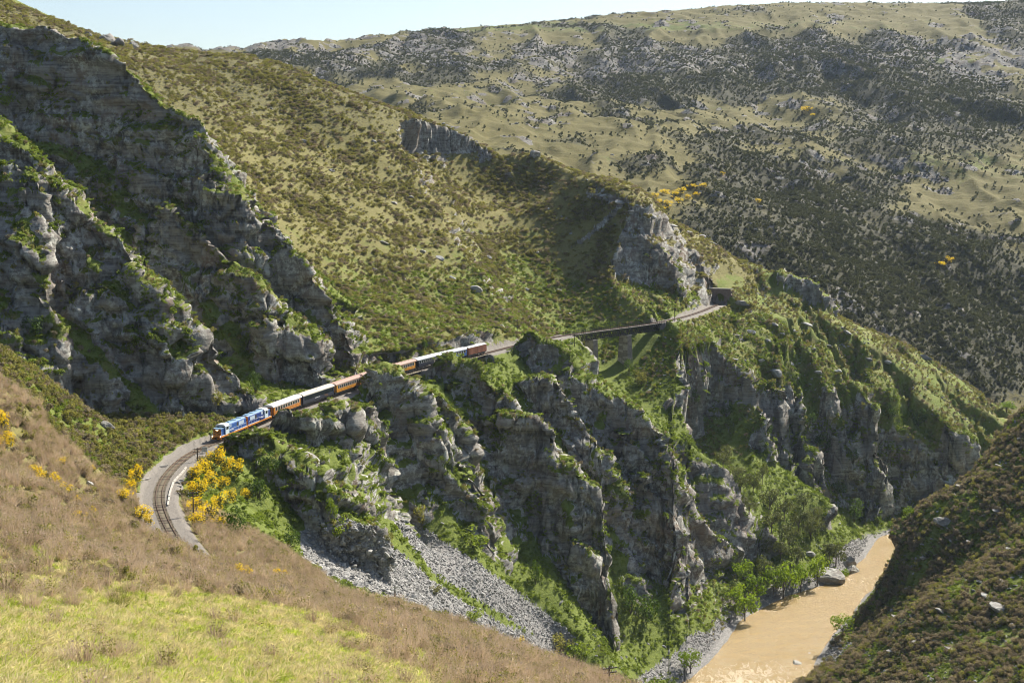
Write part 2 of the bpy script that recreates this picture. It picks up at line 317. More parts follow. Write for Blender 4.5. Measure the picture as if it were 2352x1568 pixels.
# ------------------------------------------------------------------ materials
def mat(name):
    m = bpy.data.materials.new(name); m.use_nodes = True; m.node_tree.nodes.clear(); return m
class N:
    """small node-building helper"""
    def __init__(s, m): s.t = m.node_tree; s.n = s.t.nodes; s.l = s.t.links
    def node(s, typ, **kw):
        o = s.n.new(typ)
        for k, v in kw.items(): setattr(o, k, v)
        return o
    def put(s, sock, v):
        if isinstance(v, bpy.types.NodeSocket): s.l.new(v, sock)
        elif isinstance(v, (tuple, list)) and len(v) == 3 and sock.type == 'RGBA': sock.default_value = (*v, 1)
        else: sock.default_value = v
    def attr(s, name): return s.node('ShaderNodeAttribute', attribute_name=name).outputs['Fac']
    def coord(s, scale=(1,1,1), rot=(0,0,0), obj=False):
        g = s.node('ShaderNodeTexCoord').outputs['Object'] if obj else s.node('ShaderNodeNewGeometry').outputs['Position']
        mp = s.node('ShaderNodeMapping'); s.l.new(g, mp.inputs[0]); mp.inputs['Scale'].default_value = scale; mp.inputs['Rotation'].default_value = rot
        return mp.outputs[0]
    def noise(s, vec, scale, detail=4, rough=0.55, dist=0.0):
        o = s.node('ShaderNodeTexNoise'); s.l.new(vec, o.inputs['Vector']); o.inputs['Scale'].default_value = scale
        o.inputs['Detail'].default_value = detail; o.inputs['Roughness'].default_value = rough; o.inputs['Distortion'].default_value = dist
        return o.outputs['Fac']
    def vor(s, vec, scale, feature='F1', out='Distance'):
        o = s.node('ShaderNodeTexVoronoi', feature=feature); s.l.new(vec, o.inputs['Vector']); o.inputs['Scale'].default_value = scale
        return o.outputs[out]
    def ramp(s, f, stops):
        o = s.node('ShaderNodeValToRGB'); s.put(o.inputs[0], f); e = o.color_ramp.elements
        while len(e) < len(stops): e.new(0.5)
        for el, (p, c) in zip(e, stops): el.position = p; el.color = (*c, 1) if isinstance(c, tuple) else (c, c, c, 1)
        return o.outputs[0]
    def mix(s, f, a, b, mode='MIX'):
        o = s.node('ShaderNodeMix', data_type='RGBA', blend_type=mode); s.put(o.inputs[0], f); s.put(o.inputs[6], a); s.put(o.inputs[7], b); return o.outputs[2]
    def math(s, op, a, b=0.0, c=None):
        o = s.node('ShaderNodeMath', operation=op); s.put(o.inputs[0], a); s.put(o.inputs[1], b)
        if c is not None: s.put(o.inputs[2], c)
        return o.outputs[0]
    def remap(s, v, a, b, c=0.0, d=1.0):
        o = s.node('ShaderNodeMapRange'); s.put(o.inputs[0], v)
        for i, q in enumerate((a, b, c, d)): o.inputs[i+1].default_value = q
        return o.outputs[0]
    def out(s, col, rough=0.9, bump=None, dist=0.1, strength=1.0, metal=0.0, spec=0.25, trans=None):
        b = s.node('ShaderNodeBsdfPrincipled'); s.put(b.inputs['Base Color'], col); s.put(b.inputs['Roughness'], rough)
        b.inputs['Metallic'].default_value = metal; b.inputs['Specular IOR Level'].default_value = spec
        if bump is not None:
            k = s.node('ShaderNodeBump'); k.inputs['Distance'].default_value = dist; k.inputs['Strength'].default_value = strength
            s.put(k.inputs['Height'], bump); s.l.new(k.outputs[0], b.inputs['Normal'])
        o = s.node('ShaderNodeOutputMaterial'); sh = b.outputs[0]
        if trans is not None:
            t = s.node('ShaderNodeBsdfTranslucent'); s.put(t.inputs[0], trans[1]); mx = s.node('ShaderNodeMixShader')
            mx.inputs[0].default_value = trans[0]; s.l.new(sh, mx.inputs[1]); s.l.new(t.outputs[0], mx.inputs[2]); sh = mx.outputs[0]
        s.l.new(sh, o.inputs[0]); return b
def rock_colour(k, warm=1.0):
    """grey schist: beds, pale lichen, rusty and black water stains (all in the stone itself)."""
    p = k.coord()
    beds = k.noise(k.coord((0.10, 0.10, 1.5), (0.10, 0.16, 0)), 1.0, 6, 0.65, 0.4)
    big = k.noise(p, 0.07, 3); fine = k.noise(p, 1.6, 5, 0.7)
    base = k.ramp(beds, [(0.30, (0.066, 0.060, 0.053)), (0.43, (0.165, 0.152, 0.134)), (0.6, (0.245, 0.228, 0.202)), (0.8, (0.330, 0.310, 0.278))])
    rust = k.ramp(k.noise(k.coord((0.11, 0.11, 0.06)), 1.0, 4, 0.6), [(0.52, 0.0), (0.68, 1.0)])
    base = k.mix(k.math('MULTIPLY', rust, 0.65), base, (0.165, 0.108, 0.070))
    lich = k.ramp(k.noise(p, 0.55, 6, 0.72), [(0.47, 0.0), (0.58, 1.0)])
    lich = k.math('MULTIPLY', lich, k.ramp(big, [(0.38, 0.15), (0.58, 0.95)]))
    base = k.mix(lich, base, k.mix(fine, (0.30, 0.30, 0.265), (0.54, 0.54, 0.48)))
    drip = k.ramp(k.noise(k.coord((0.5, 0.5, 0.04)), 1.0, 4, 0.6), [(0.60, 0.0), (0.72, 1.0)])
    base = k.mix(k.math('MULTIPLY', drip, 0.6), base, (0.035, 0.035, 0.034))
    return base, beds, fine
def make_ground_mat(name, far=False):
    m = mat(name); k = N(m); p = k.coord(); sc = 0.35 if far else 1.0
    rock, beds, fine = rock_colour(k)
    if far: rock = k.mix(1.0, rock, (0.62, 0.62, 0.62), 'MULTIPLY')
    n_l = k.noise(p, 0.16*sc, 5, 0.65); n_m = k.noise(p, 0.9*sc, 5, 0.7); n_s = k.noise(p, 3.1*sc, 4, 0.7)
    lush = k.mix(n_m, (0.055, 0.085, 0.012), (0.170, 0.205, 0.035)); lush = k.mix(k.remap(n_s, 0.5, 0.75), lush, (0.215, 0.235, 0.055))
    dry = k.mix(n_m, (0.105, 0.094, 0.032), (0.250, 0.212, 0.088)); dry = k.mix(k.remap(n_s, 0.45, 0.7), dry, (0.160, 0.170, 0.042))
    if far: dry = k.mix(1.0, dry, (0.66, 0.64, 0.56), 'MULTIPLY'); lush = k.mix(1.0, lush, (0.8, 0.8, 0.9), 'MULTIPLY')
    w = k.remap(k.math('ADD', k.attr('lush'), k.math('MULTIPLY', k.math('SUBTRACT', n_l, 0.5), 0.9)), 0.40, 0.62)
    soil = k.mix(w, dry, lush)
    dark = k.remap(k.math('ADD', k.attr('scrub'), k.math('MULTIPLY', k.math('SUBTRACT', n_m, 0.5), 0.8)), 0.45, 0.62)
    soil = k.mix(dark, soil, k.mix(n_s, (0.025, 0.028, 0.012), (0.075, 0.068, 0.040)))
    rk = k.remap(k.math('ADD', k.attr('rock'), k.math('MULTIPLY', k.math('SUBTRACT', n_m, 0.5), 0.55)), 0.42, 0.58)
    col = k.mix(rk, soil, rock)
    gra = k.ramp(k.vor(p, 2.6, 'F1', 'Color'), [(0.0, (0.11, 0.105, 0.10)), (1.0, (0.33, 0.32, 0.30))])
    bal = k.mix(k.noise(p, 2.2, 5, 0.7), (0.150, 0.138, 0.125), (0.265, 0.240, 0.205))
    col = k.mix(k.remap(k.attr('ballast'), 0.4, 0.6), col, bal)
    col = k.mix(k.remap(k.math('ADD', k.attr('scree'), k.math('MULTIPLY', k.math('SUBTRACT', n_m, 0.5), 0.5)), 0.42, 0.58), col, gra)
    h = k.math('ADD', k.math('MULTIPLY', beds, 0.8), k.math('ADD', k.math('MULTIPLY', n_m, 0.8), k.math('MULTIPLY', n_s, 0.45)))
    k.out(col, 0.92, h, 0.9 if far else 0.55, 0.9, spec=0.15)
    return m
MAT_GROUND = make_ground_mat('hill_ground')
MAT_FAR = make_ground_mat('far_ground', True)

def new_obj(name, me, parent=None, **props):
    o = bpy.data.objects.new(name, me); C.objects.link(o)
    if parent is not None: o.parent = parent
    for k, v in props.items():
        if v is not None: o[k] = v
    return o
def mesh_np(name, V, Q, mats, attrs=None, smooth=True, midx=None):
    me = bpy.data.meshes.new(name); n = Q.shape[1]
    me.vertices.add(len(V)); me.vertices.foreach_set('co', np.ascontiguousarray(V, np.float32).ravel())
    me.loops.add(Q.size); me.loops.foreach_set('vertex_index', np.ascontiguousarray(Q, np.int32).ravel())
    me.polygons.add(len(Q)); me.polygons.foreach_set('loop_start', np.arange(len(Q), dtype=np.int32)*n)
    me.polygons.foreach_set('use_smooth', np.full(len(Q), smooth))
    for m in (mats if isinstance(mats, (list, tuple)) else [mats]): me.materials.append(m)
    if midx is not None: me.polygons.foreach_set('material_index', np.asarray(midx, np.int32))
    for k, a in (attrs or {}).items():
        at = me.attributes.new(k, 'FLOAT', 'POINT'); at.data.foreach_set('value', np.ascontiguousarray(a, np.float32).ravel())
    me.update(calc_edges=True); return me

# ------------------------------------------------------------------ fine ground mesh of the gorge
NC, NR = 1000, 860
az = np.linspace(-0.405, 0.405, NC)
Yf = np.exp(np.linspace(np.log(14.0), np.log(767.0), 3200))
XF = az[:, None]*Yf[None]*1.0
ZF = samp(Zg, XF, np.broadcast_to(Yf[None], XF.shape))
dY = np.diff(Yf)[None]; dZ = np.diff(ZF, axis=1); Ym = 0.5*(Yf[1:]+Yf[:-1])[None]
ms = np.sqrt((0.33*dY)**2+dZ**2)/Ym
kern = np.ones(15)/15
pad = np.pad(ms, ((7, 7), (0, 0)), mode='edge'); cs = np.cumsum(np.vstack([np.zeros((1, pad.shape[1])), pad]), axis=0)
ms = (cs[15:]-cs[:-15])/15
cm = np.concatenate([np.zeros((NC, 1)), np.cumsum(ms, axis=1)], axis=1)
GYs = np.empty((NC, NR))
for i in range(NC): GYs[i] = np.interp(np.linspace(0, cm[i, -1], NR), cm[i], Yf)
Xv = (az[:, None]*GYs); Yv = GYs; Zv = samp(Zg, Xv, Yv)
slope = samp(SLOPE, Xv, Yv); regv = REG[((Yv-GY0)/GS).astype(int).clip(0, len(gy)-1), ((Xv-GX0)/GS).astype(int).clip(0, len(gx)-1)]
trk = samp(TRACKD, Xv, Yv); riv = samp(RIVERD, Xv, Yv)
PXv, PYv, _ = proj(np.stack([Xv, Yv, Zv], -1))
nA = fbm(Xv/24, Yv/24, Zv/24, 3); nB = fbm(Xv/7, Yv/7, Zv/7, 3)
near_fore = (Yv < 262) & (Xv < 30)
def inpoly(px, py, poly):
    r = np.zeros(px.shape, bool); n = len(poly)
    for i in range(n):
        x1, y1 = poly[i]; x2, y2 = poly[(i+1) % n]
        c = ((y1 > py) != (y2 > py)) & (px < (x2-x1)*(py-y1)/(y2-y1+1e-9)+x1); r ^= c
    return r
CRAGS = inpoly(PXv, PYv, [(620,945),(840,885),(960,850),(1110,825),(1240,800),(1420,900),(1500,985),(1600,1085),(1760,1250),(1680,1345),(1400,1260),(1250,1310),(1090,1215),(1000,1215),(880,1185),(760,1165)]) & (Yv > 290) & (Yv < 500) & (trk > 6)
rockm = sstep(0.95, 1.35, slope+nA*0.75+nB*0.35-np.where(regv == 0, 0.45, 0)+np.where(CRAGS, 0.5, 0)+0.35*((riv < 16) & (Xv > 90) & (Yv < 520)))
rockm = np.maximum(rockm, sstep(1.5, 2.2, slope+nB*0.3))
rockm = np.where(near_fore | (Yv < 230), 0, rockm)
rockm = np.where(regv == 3, rockm*np.maximum(sstep(-0.5, 1.5, samp(GOUT, Xv, Yv)), (Zv < -70)*(Xv < 98)), rockm)
rockm *= sstep(2.5, 4.5, trk)
# displacement of the crags: big lumps, joint blocks, beds with ledges
gx_ = samp(gxx, Xv, Yv); gy_ = samp(gyy, Xv, Yv)
nx, ny, nz = -gx_, -gy_, np.full_like(gx_, 0.55); ln = np.sqrt(nx*nx+ny*ny+nz*nz); nx /= ln; ny /= ln; nz /= ln
dip = Zv+0.16*Xv+0.07*Yv
warp = fbm(Xv/15, Yv/15, dip/6, 2)
lump = fbm(Xv/19, Yv/19, Zv/26, 3)*4.2
big, bgap = cells(Xv/13+warp*0.4, Yv/13, dip/11+warp*0.4)
cval, cgap = cells(Xv/5.2+warp*0.5, Yv/5.2, dip/3.6+warp*0.4)
cval2, cgap2 = cells(Xv/2.0+warp, Yv/2.0, dip/0.9)
bed = perlin(Xv/40, Yv/40, dip/2.4+warp*1.6); bed2 = perlin(Xv/14, Yv/14, dip/0.7+warp*2)
rough = sstep(-0.25, 0.35, fbm(Xv/30+9, Yv/30, Zv/30, 2))          # slabs here, shattered rock there
disp = lump+(big-0.5)*3.6-1.6*sstep(0.10, 0.0, bgap)+(cval-0.5)*(0.9+1.3*rough)-1.0*rough*sstep(0.14, 0.0, cgap)
disp += rough*((cval2-0.5)*0.75-0.3*sstep(0.12, 0.0, cgap2))+np.sign(bed)*sstep(0.05, 0.25, np.abs(bed))*0.8+bed2*(0.2+0.3*rough)
soft = fbm(Xv/4.5, Yv/4.5, Zv/4.5, 4)*0.42+nB*0.3
keep = sstep(1.8, 4.5, trk)*sstep(-0.5, 2.5, riv)
amp = rockm*keep
Xd = Xv+nx*disp*amp; Yd = Yv+ny*disp*amp; Zd = Zv+nz*disp*amp*0.6+soft*(1-rockm)*keep*np.clip(Yv/150, 0.3, 1.0)
lim = RAIL_Z-0.62
Zd = np.where((trk < 3.0) & (np.abs(Zv-lim) < 1.0), lim+0.04*nB, Zd)
# level tops and ledges of the crags carry grass
_t1 = np.stack([np.gradient(Xd, axis=0), np.gradient(Yd, axis=0), np.gradient(Zd, axis=0)], -1)
_t2 = np.stack([np.gradient(Xd, axis=1), np.gradient(Yd, axis=1), np.gradient(Zd, axis=1)], -1)
NRM = np.cross(_t1, _t2); NRM /= np.linalg.norm(NRM, axis=-1, keepdims=True)+1e-9
AREA = np.linalg.norm(np.cross(_t1, _t2), axis=-1)
rockm = rockm*(1-sstep(0.66, 0.86, NRM[..., 2]+0.25*nB+0.15*nA))
rockm *= 1-0.9*sstep(0.34, 0.54, fbm(Xv/10+3, Yv/10, Zv/7, 3)+0.25*NRM[..., 2])
CAPS = np.zeros(PXv.shape, bool)
for q in ([(975,800),(1020,790),(1110,850),(1172,892),(1160,915),(1010,915),(972,850)], [(1130,812),(1200,752),(1290,782),(1335,835),(1270,832),(1150,830)], [(830,842),(880,822),(920,850),(900,866)], [(500,1005),(620,990),(640,1025),(560,1045),(490,1030)], [(745,925),(815,895),(822,915),(760,935)], [(1010,1060),(1130,1075),(1140,1130),(1060,1125)], [(1260,1080),(1420,1060),(1500,1140),(1330,1150)]):
    CAPS |= inpoly(PXv, PYv, q) & (Yv > 290) & (Yv < 500)
rockm = np.where(CAPS & (slope < 2.2), rockm*0.12, rockm)
# what grows or lies where
def patch(polys_px, lift=None):
    """plan-view patch on the ground under the measured outline."""
    r = np.zeros(PXv.shape, bool)
    for q in polys_px: r |= inpoly(PXv, PYv, q)
    return r.astype(float)
SCREE_PX = [[(690,1218),(790,1190),(850,1215),(930,1275),(990,1330),(1050,1372),(1150,1430),(1330,1495),(1290,1530),(1180,1490),(1060,1425),(900,1372),(740,1318),(690,1275)],
            [(900,1180),(960,1205),(1050,1260),(1150,1330),(1260,1410),(1330,1475),(1300,1500),(1180,1430),(1080,1365),(1000,1320),(930,1235)],
            [(1580,1455),(1690,1440),(1660,1500),(1590,1545),(1500,1560),(1450,1568),(1560,1490)],
            [(1960,1240),(2060,1222),(2020,1262),(1955,1300),(1900,1310),(1925,1265)],
            [(1850,1500),(1960,1475),(1900,1540),(1820,1568),(1800,1568)]]
vis_ok = np.zeros(PXv.shape, bool)                    # first surface met along each line of sight
pmin = np.minimum.accumulate(PYv, axis=1); vis_ok[:, 1:] = PYv[:, 1:] <= pmin[:, :-1]+3
scree = patch(SCREE_PX)*vis_ok*(Zv < -62)
scree = np.where((Yv > 262) | (Xv > 40), scree, 0)*(1-0.0*nA)
bank = sstep(5.5, 2.0, riv+nB*2.5)*sstep(-6, 0, riv); scree = np.maximum(scree, bank*0.9)
ballast = sstep(4.3, 3.1, trk+nB*0.5)*(np.abs(Zv-lim) < 1.6)
curve = (samp(TRACKS, Xv, Yv) < 105); ballast = np.maximum(ballast, np.where(curve, sstep(4.3, 3.2, trk+nB*1.5), 0)*(np.abs(Zv-lim) < 2.6))
lush = np.full(PXv.shape, 0.62)
lush = np.where(regv == 1, 0.22+0.34*sstep(0, -50, Zv), lush)
lush = np.where(regv == 2, 0.30, lush)
lush = np.where(regv == 3, 0.56, lush)
lush = np.where((Yv > 240) & (Zv < -61) & (Yv < 560), 0.85, lush)
rightb = (Xv > 72) & (Yv < 530) & (riv > 0) & (Xv-0.62*(Yv-330) > 40)
lush = np.where(rightb, 0.62, lush)
fore = (Yv < 258) & (Xv < 40)
lush = np.where(fore, 0.34, lush)
glade = sstep(140, 95, Yv+nA*22+0.9*np.clip(Xv, -10, 60))*0.22*(1-0.5*sstep(-22, -40, Xv+nA*6)*sstep(70, 110, Yv))
lush = np.where(fore, 0.22+glade, lush)
scrub = np.zeros(PXv.shape)
scrub = np.where(rightb, 0.42, scrub); scrub = np.where(regv == 2, 0.40, scrub); scrub = np.where(regv == 1, 0.22+0.3*sstep(-20, 30, Zv), scrub)
regid = np.where(rightb, 5, np.where(fore, 0, np.where(regv == 4, 4, np.where(regv == 3, 3, np.where((regv == 1) | (regv == 2), 1, 2)))))
NAMES = {0: ('foreground_slope', 'brown scrub and pale grass slope in front of the camera'), 1: ('hillside', 'olive scrub hillside rising behind the railway'),
         2: ('gorge_slope', 'bright green lower slopes of the gorge below the railway'), 3: ('tunnel_spur', 'grassy spur with columnar cliffs beyond the viaduct'),
         4: ('crag', 'grey schist crags and buttresses beside the railway'), 5: ('river_slope', 'dark heathy slope on the far right bank')}
idx = np.arange(NC*NR).reshape(NC, NR)
Qd = np.stack([idx[:-1, :-1], idx[1:, :-1], idx[1:, 1:], idx[:-1, 1:]], -1).reshape(-1, 4)
qreg = regid[:-1, :-1].ravel()
VV = np.stack([Xd, Yd, Zd], -1).reshape(-1, 3)
AT = dict(rock=rockm.ravel(), lush=lush.ravel(), scrub=scrub.ravel(), scree=scree.ravel(), ballast=ballast.ravel())
for k_, (nm, lb) in NAMES.items():
    q = Qd[qreg == k_]
    if not len(q): continue
    u, inv = np.unique(q, return_inverse=True)
    me = mesh_np(nm, VV[u], inv.reshape(-1, 4), MAT_GROUND, {a: b[u] for a, b in AT.items()})
    new_obj(nm, me, kind='structure', label=lb)
TRI_Z = None

# ------------------------------------------------------------------ far hills across the gorge
FARP = M([(300,128,1750),(520,112,1900),(760,97,1950),(1000,80,2000),(1250,62,2050),(1500,42,2100),(1750,22,2180),(1860,15,2220),(2000,26,2150),(2150,26,2120),(2352,12,2150),(2600,0,2150),
  (1000,275,1120),(1300,402,1000),(1480,472,905),(1650,562,855),(1900,682,805),(2100,802,785),(2352,905,775),(2600,1000,770),(1700,300,1300),(2000,400,1150),(2300,500,1050),(2300,300,1350),(1600,200,1600),
  (2200,150,1760),(2000,170,1700),(1250,200,1600),(900,180,1600),(1750,110,1900),(1400,120,1850),(1000,130,1820),(700,150,1700),(1850,200,1620),(2350,640,930),(2100,560,980),(1850,480,1020),(1600,380,1080)]) + [
  (-500,2000,110),(-300,1300,40),(-200,1000,0),(0,900,-10),(100,760,-90),(250,720,-140),(330,690,-150),(0,780,-40),(-900,2300,150),(0,2700,190),(900,2700,240),(450,800,-120),(1100,2200,230)]
FAR = Surf(FARP, lam=1e-4)
nfc, nfr = 560, 520
fa = np.linspace(-0.46, 0.44, nfc)[:, None]; fy = np.exp(np.linspace(np.log(700), np.log(2650), nfr))[None]
FX = fa*fy; FY = fy+0*fa
FZ = FAR(FX, FY)
b1 = fbm(FX/260, FY/260, 2.2, 4); b2 = fbm(FX/70, FY/95, 8.2, 4); b3 = fbm(FX/22, FY/22, 5.2, 3)
hgt = FZ
steep_band = np.exp(-((FY-1780-90*b1)/130)**2)
_k = sstep(760, 1000, FY)*sstep(2150, 1900, FY)
b4 = fbm(FX/105+0.25*b1, FY/330, 3.1, 3)
FZ = FZ+b1*20*_k-np.abs(b4)*34*_k+6*_k-np.abs(b2)*11+4+b3*2.2+0.9*fbm(FX/9, FY/9, 1.7, 3)
terr = np.sin(FZ/9.0+b1*3)*1.6; FZ = FZ+terr
fgx = np.gradient(FZ, axis=1)/np.gradient(FY, axis=1)
frock = sstep(0.18, 0.5, b3*0.9+b2*0.55+steep_band*0.35+0.25*np.clip(fgx, 0, 1))
blk, bg_ = cells(FX/9, FY/9, FZ/6)
FZd = FZ+frock*((blk-0.35)*3.6)
fpx, fpy, _ = proj(np.stack([FX, FY, FZ], -1))
b5 = fbm(FX/150+4, FY/210, 6.6, 3)
fscr = 0.35*sstep(0.02, 0.3, np.abs(b4)*-1+0.22)*0+0.45*sstep(0.0, 0.22, b5)+np.full(FX.shape, 0.14)+0.45*sstep(-0.05, 0.35, b1+0.6*b2)+0.25*sstep(0.1, 0.4, b3+b2)
for (cx, cy, rx, ry, w) in [(2150,280,330,120,.5),(1950,620,420,150,.65),(2200,780,330,170,.75),(1700,150,420,60,.35),(1350,140,400,40,.3),(1500,230,200,40,.3),(2000,105,300,35,.3)]:
    fscr += w*np.exp(-(((fpx-cx)/rx)**2+((fpy-cy)/ry)**2)**1.5)
fl = 0.30+0.25*b2
for (cx, cy, rx, ry, w) in [(2030,145,170,35,.5),(1250,62,700,14,.25),(2150,360,200,40,.2)]:
    fl += w*np.exp(-(((fpx-cx)/rx)**2+((fpy-cy)/ry)**2))
idx = np.arange(nfc*nfr).reshape(nfc, nfr)
Qf = np.stack([idx[:-1, :-1], idx[1:, :-1], idx[1:, 1:], idx[:-1, 1:]], -1).reshape(-1, 4)
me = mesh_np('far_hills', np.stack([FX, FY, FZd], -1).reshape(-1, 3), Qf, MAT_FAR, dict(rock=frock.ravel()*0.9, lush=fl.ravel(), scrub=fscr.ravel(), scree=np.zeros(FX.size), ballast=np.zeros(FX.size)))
new_obj('far_hills', me, kind='structure', label='broad tussock and rock hills across the gorge')
def samp_far(x, y):
    a = x/y; ia = np.clip((a+0.46)/0.90*(nfc-1), 0, nfc-1.001); ir = np.clip(np.log(y/700)/np.log(2650/700)*(nfr-1), 0, nfr-1.001)
    i0 = ia.astype(int); r0 = ir.astype(int); fi = ia-i0; fr = ir-r0
    def s(A): return (A[i0, r0]*(1-fr)+A[i0, r0+1]*fr)*(1-fi)+(A[i0+1, r0]*(1-fr)+A[i0+1, r0+1]*fr)*fi
    return s(FZd), s(fscr), s(frock)

# ------------------------------------------------------------------ river
m = mat('muddy_water'); k = N(m); p = k.coord()
flow = k.coord((0.75, 0.28, 1), (0, 0, math.radians(-35)))
w1 = k.noise(flow, 1.0, 9, 0.72, 1.2); w2 = k.noise(p, 2.2, 6, 0.75)
foam = k.math('ADD', k.attr('foam'), k.math('MULTIPLY', k.math('SUBTRACT', w1, 0.5), 1.7))
foam = k.remap(foam, 0.66, 1.05)
col = k.mix(foam, k.mix(w2, (0.205, 0.130, 0.032), (0.325, 0.218, 0.066)), (0.60, 0.50, 0.36))
k.out(col, k.mix(foam, (0.22,0.22,0.22), (0.6,0.6,0.6)), k.math('ADD', k.math('MULTIPLY', w1, 0.7), k.math('MULTIPLY', w2, 0.35)), 0.55, 1.0, spec=0.5)
MAT_WATER = m
rv = catmull(RIVER, 10); rwid = np.interp(np.linspace(0, len(RIVER)-1, len(rv)), np.arange(len(RIVER)), RIVER_W)+8
vv = []; fo = []
for i, q in enumerate(rv):
    d = rv[min(i+1, len(rv)-1)]-rv[max(i-1, 0)]; d /= np.linalg.norm(d); nl = np.array([-d[1], d[0], 0])
    for t in np.linspace(-1, 1, 25):
        v = q+nl*rwid[i]*t; vv.append(v)
        fo.append(0.55*sstep(440, 405, v[1])*(1-0.5*abs(t))+0.22+0.35*math.exp(-((v[1]-505)/14)**2)+0.18*math.exp(-((v[1]-545)/14)**2))
vv = np.array(vv); vv[:, 2] += 0.16*fbm(vv[:, 0]/5, vv[:, 1]/5, 1.0, 3)
idx = np.arange(len(vv)).reshape(-1, 25); Qr = np.stack([idx[:-1, :-1], idx[:-1, 1:], idx[1:, 1:], idx[1:, :-1]], -1).reshape(-1, 4)
new_obj('river', mesh_np('river', vv, Qr[:, ::-1], MAT_WATER, dict(foam=np.array(fo))), kind='structure', label='muddy orange river with white rapids in the gorge bottom')
# rolling ground beyond the modelled hills, out to the horizon
vv = []; 
for r in (2600, 5000, 9000):
    for a in np.linspace(-1.2, 1.2, 40): vv.append((r*math.sin(a), r*math.cos(a), 60 if r > 2600 else 20))
idx = np.arange(120).reshape(3, 40); Qr = np.stack([idx[:-1, :-1], idx[:-1, 1:], idx[1:, 1:], idx[1:, :-1]], -1).reshape(-1, 4)
vv = np.array(vv)
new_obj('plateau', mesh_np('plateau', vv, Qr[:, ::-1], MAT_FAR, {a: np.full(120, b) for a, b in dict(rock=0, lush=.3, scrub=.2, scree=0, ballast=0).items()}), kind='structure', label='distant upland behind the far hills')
# ------------------------------------------------------------------ plants: materials and prototype meshes
def leaf_mat(name, c1, c2, trans=0.35, tint=(1.25, 1.35, 0.7)):
    m = mat(name); k = N(m)
    r = k.node('ShaderNodeObjectInfo').outputs['Random']
    nz = k.noise(k.coord(), 0.9, 3, 0.6)
    f = k.math('ADD', k.math('MULTIPLY', r, 0.6), k.math('MULTIPLY', nz, 0.5))
    col = k.mix(f, c1, c2)
    t = k.mix(1.0, col, tint, 'MULTIPLY')
    k.out(col, 0.75, spec=0.2, trans=(trans, t)); return m
ML = {
 'broom': leaf_mat('broom_twig', (0.260, 0.200, 0.145), (0.600, 0.490, 0.370), 0.35, (1.1, 1.0, 0.85)),
 'olive': leaf_mat('olive_scrub', (0.100, 0.100, 0.026), (0.290, 0.255, 0.095), 0.5),
 'heath': leaf_mat('heath_scrub', (0.115, 0.098, 0.064), (0.330, 0.275, 0.185), 0.42, (1.1, 1.05, 0.8)),
 'green': leaf_mat('green_clump', (0.075, 0.115, 0.012), (0.220, 0.260, 0.040), 0.5),
 'dark': leaf_mat('dark_scrub', (0.040, 0.046, 0.024), (0.110, 0.105, 0.055), 0.3),
 'straw': leaf_mat('straw_grass', (0.420, 0.350, 0.180), (0.740, 0.650, 0.400), 0.45, (1.1, 1.1, 0.8)),
 'lawn': leaf_mat('lush_grass', (0.220, 0.265, 0.045), (0.450, 0.470, 0.120), 0.5),
 'lime': leaf_mat('willow_leaf', (0.110, 0.170, 0.012), (0.230, 0.290, 0.030), 0.45),
 'kanuka': leaf_mat('kanuka_leaf', (0.070, 0.080, 0.028), (0.150, 0.155, 0.065), 0.3),
 'bush': leaf_mat('bush_leaf', (0.030, 0.058, 0.010), (0.090, 0.135, 0.022), 0.35),
 'gorse': leaf_mat('gorse_flower', (0.700, 0.490, 0.008), (0.860, 0.660, 0.030), 0.5, (1.1, 1.05, 0.5)),
 'gorse_green': leaf_mat('gorse_leaf', (0.040, 0.052, 0.012), (0.100, 0.100, 0.028), 0.25),
 'grey_leaf': leaf_mat('grey_leaf', (0.030, 0.032, 0.022), (0.115, 0.112, 0.085), 0.15),
}
m = mat('bark'); k = N(m); k.out(k.mix(k.noise(k.coord((3, 3, .6)), 2.0, 4), (0.05, 0.04, 0.03), (0.16, 0.13, 0.10)), 0.9); ML['bark'] = m
def leaves_np(n, rad, size, rng, shape='ball', flat=0.0, lumps=7, up=0.0):
    """n leaf-sized quads clumped through a crown's volume (base at z=0)."""
    rx, ry, rz = rad
    cc = rng.normal(size=(lumps, 3)); cc /= np.linalg.norm(cc, axis=1)[:, None]; cc *= rng.uniform(0.35, 0.78, (lumps, 1)); cr = rng.uniform(0.28, 0.5, lumps)
    k = rng.integers(0, lumps, n); v = rng.normal(size=(n, 3)); v /= np.linalg.norm(v, axis=1)[:, None]
    p = cc[k]+v*(cr[k]*rng.uniform(0.55, 1.0, n)**0.5)[:, None]
    nrm = v+rng.normal(size=(n, 3))*0.55+np.array([0, 0, up]); nrm /= np.linalg.norm(nrm, axis=1)[:, None]
    p = p*np.array([rx, ry, rz]); p[:, 2] += rz*0.92; p[:, 2] = np.abs(p[:, 2])
    a = np.cross(nrm, rng.normal(size=(n, 3))); a /= np.linalg.norm(a, axis=1)[:, None]+1e-9; b = np.cross(nrm, a)
    s = size*rng.uniform(0.6, 1.4, (n, 1))
    V = np.stack([p-a*s*1.2, p-b*s*0.7, p+a*s*1.2, p+b*s*0.7], 1).reshape(-1, 3)
    return V, np.arange(4*n).reshape(n, 4)
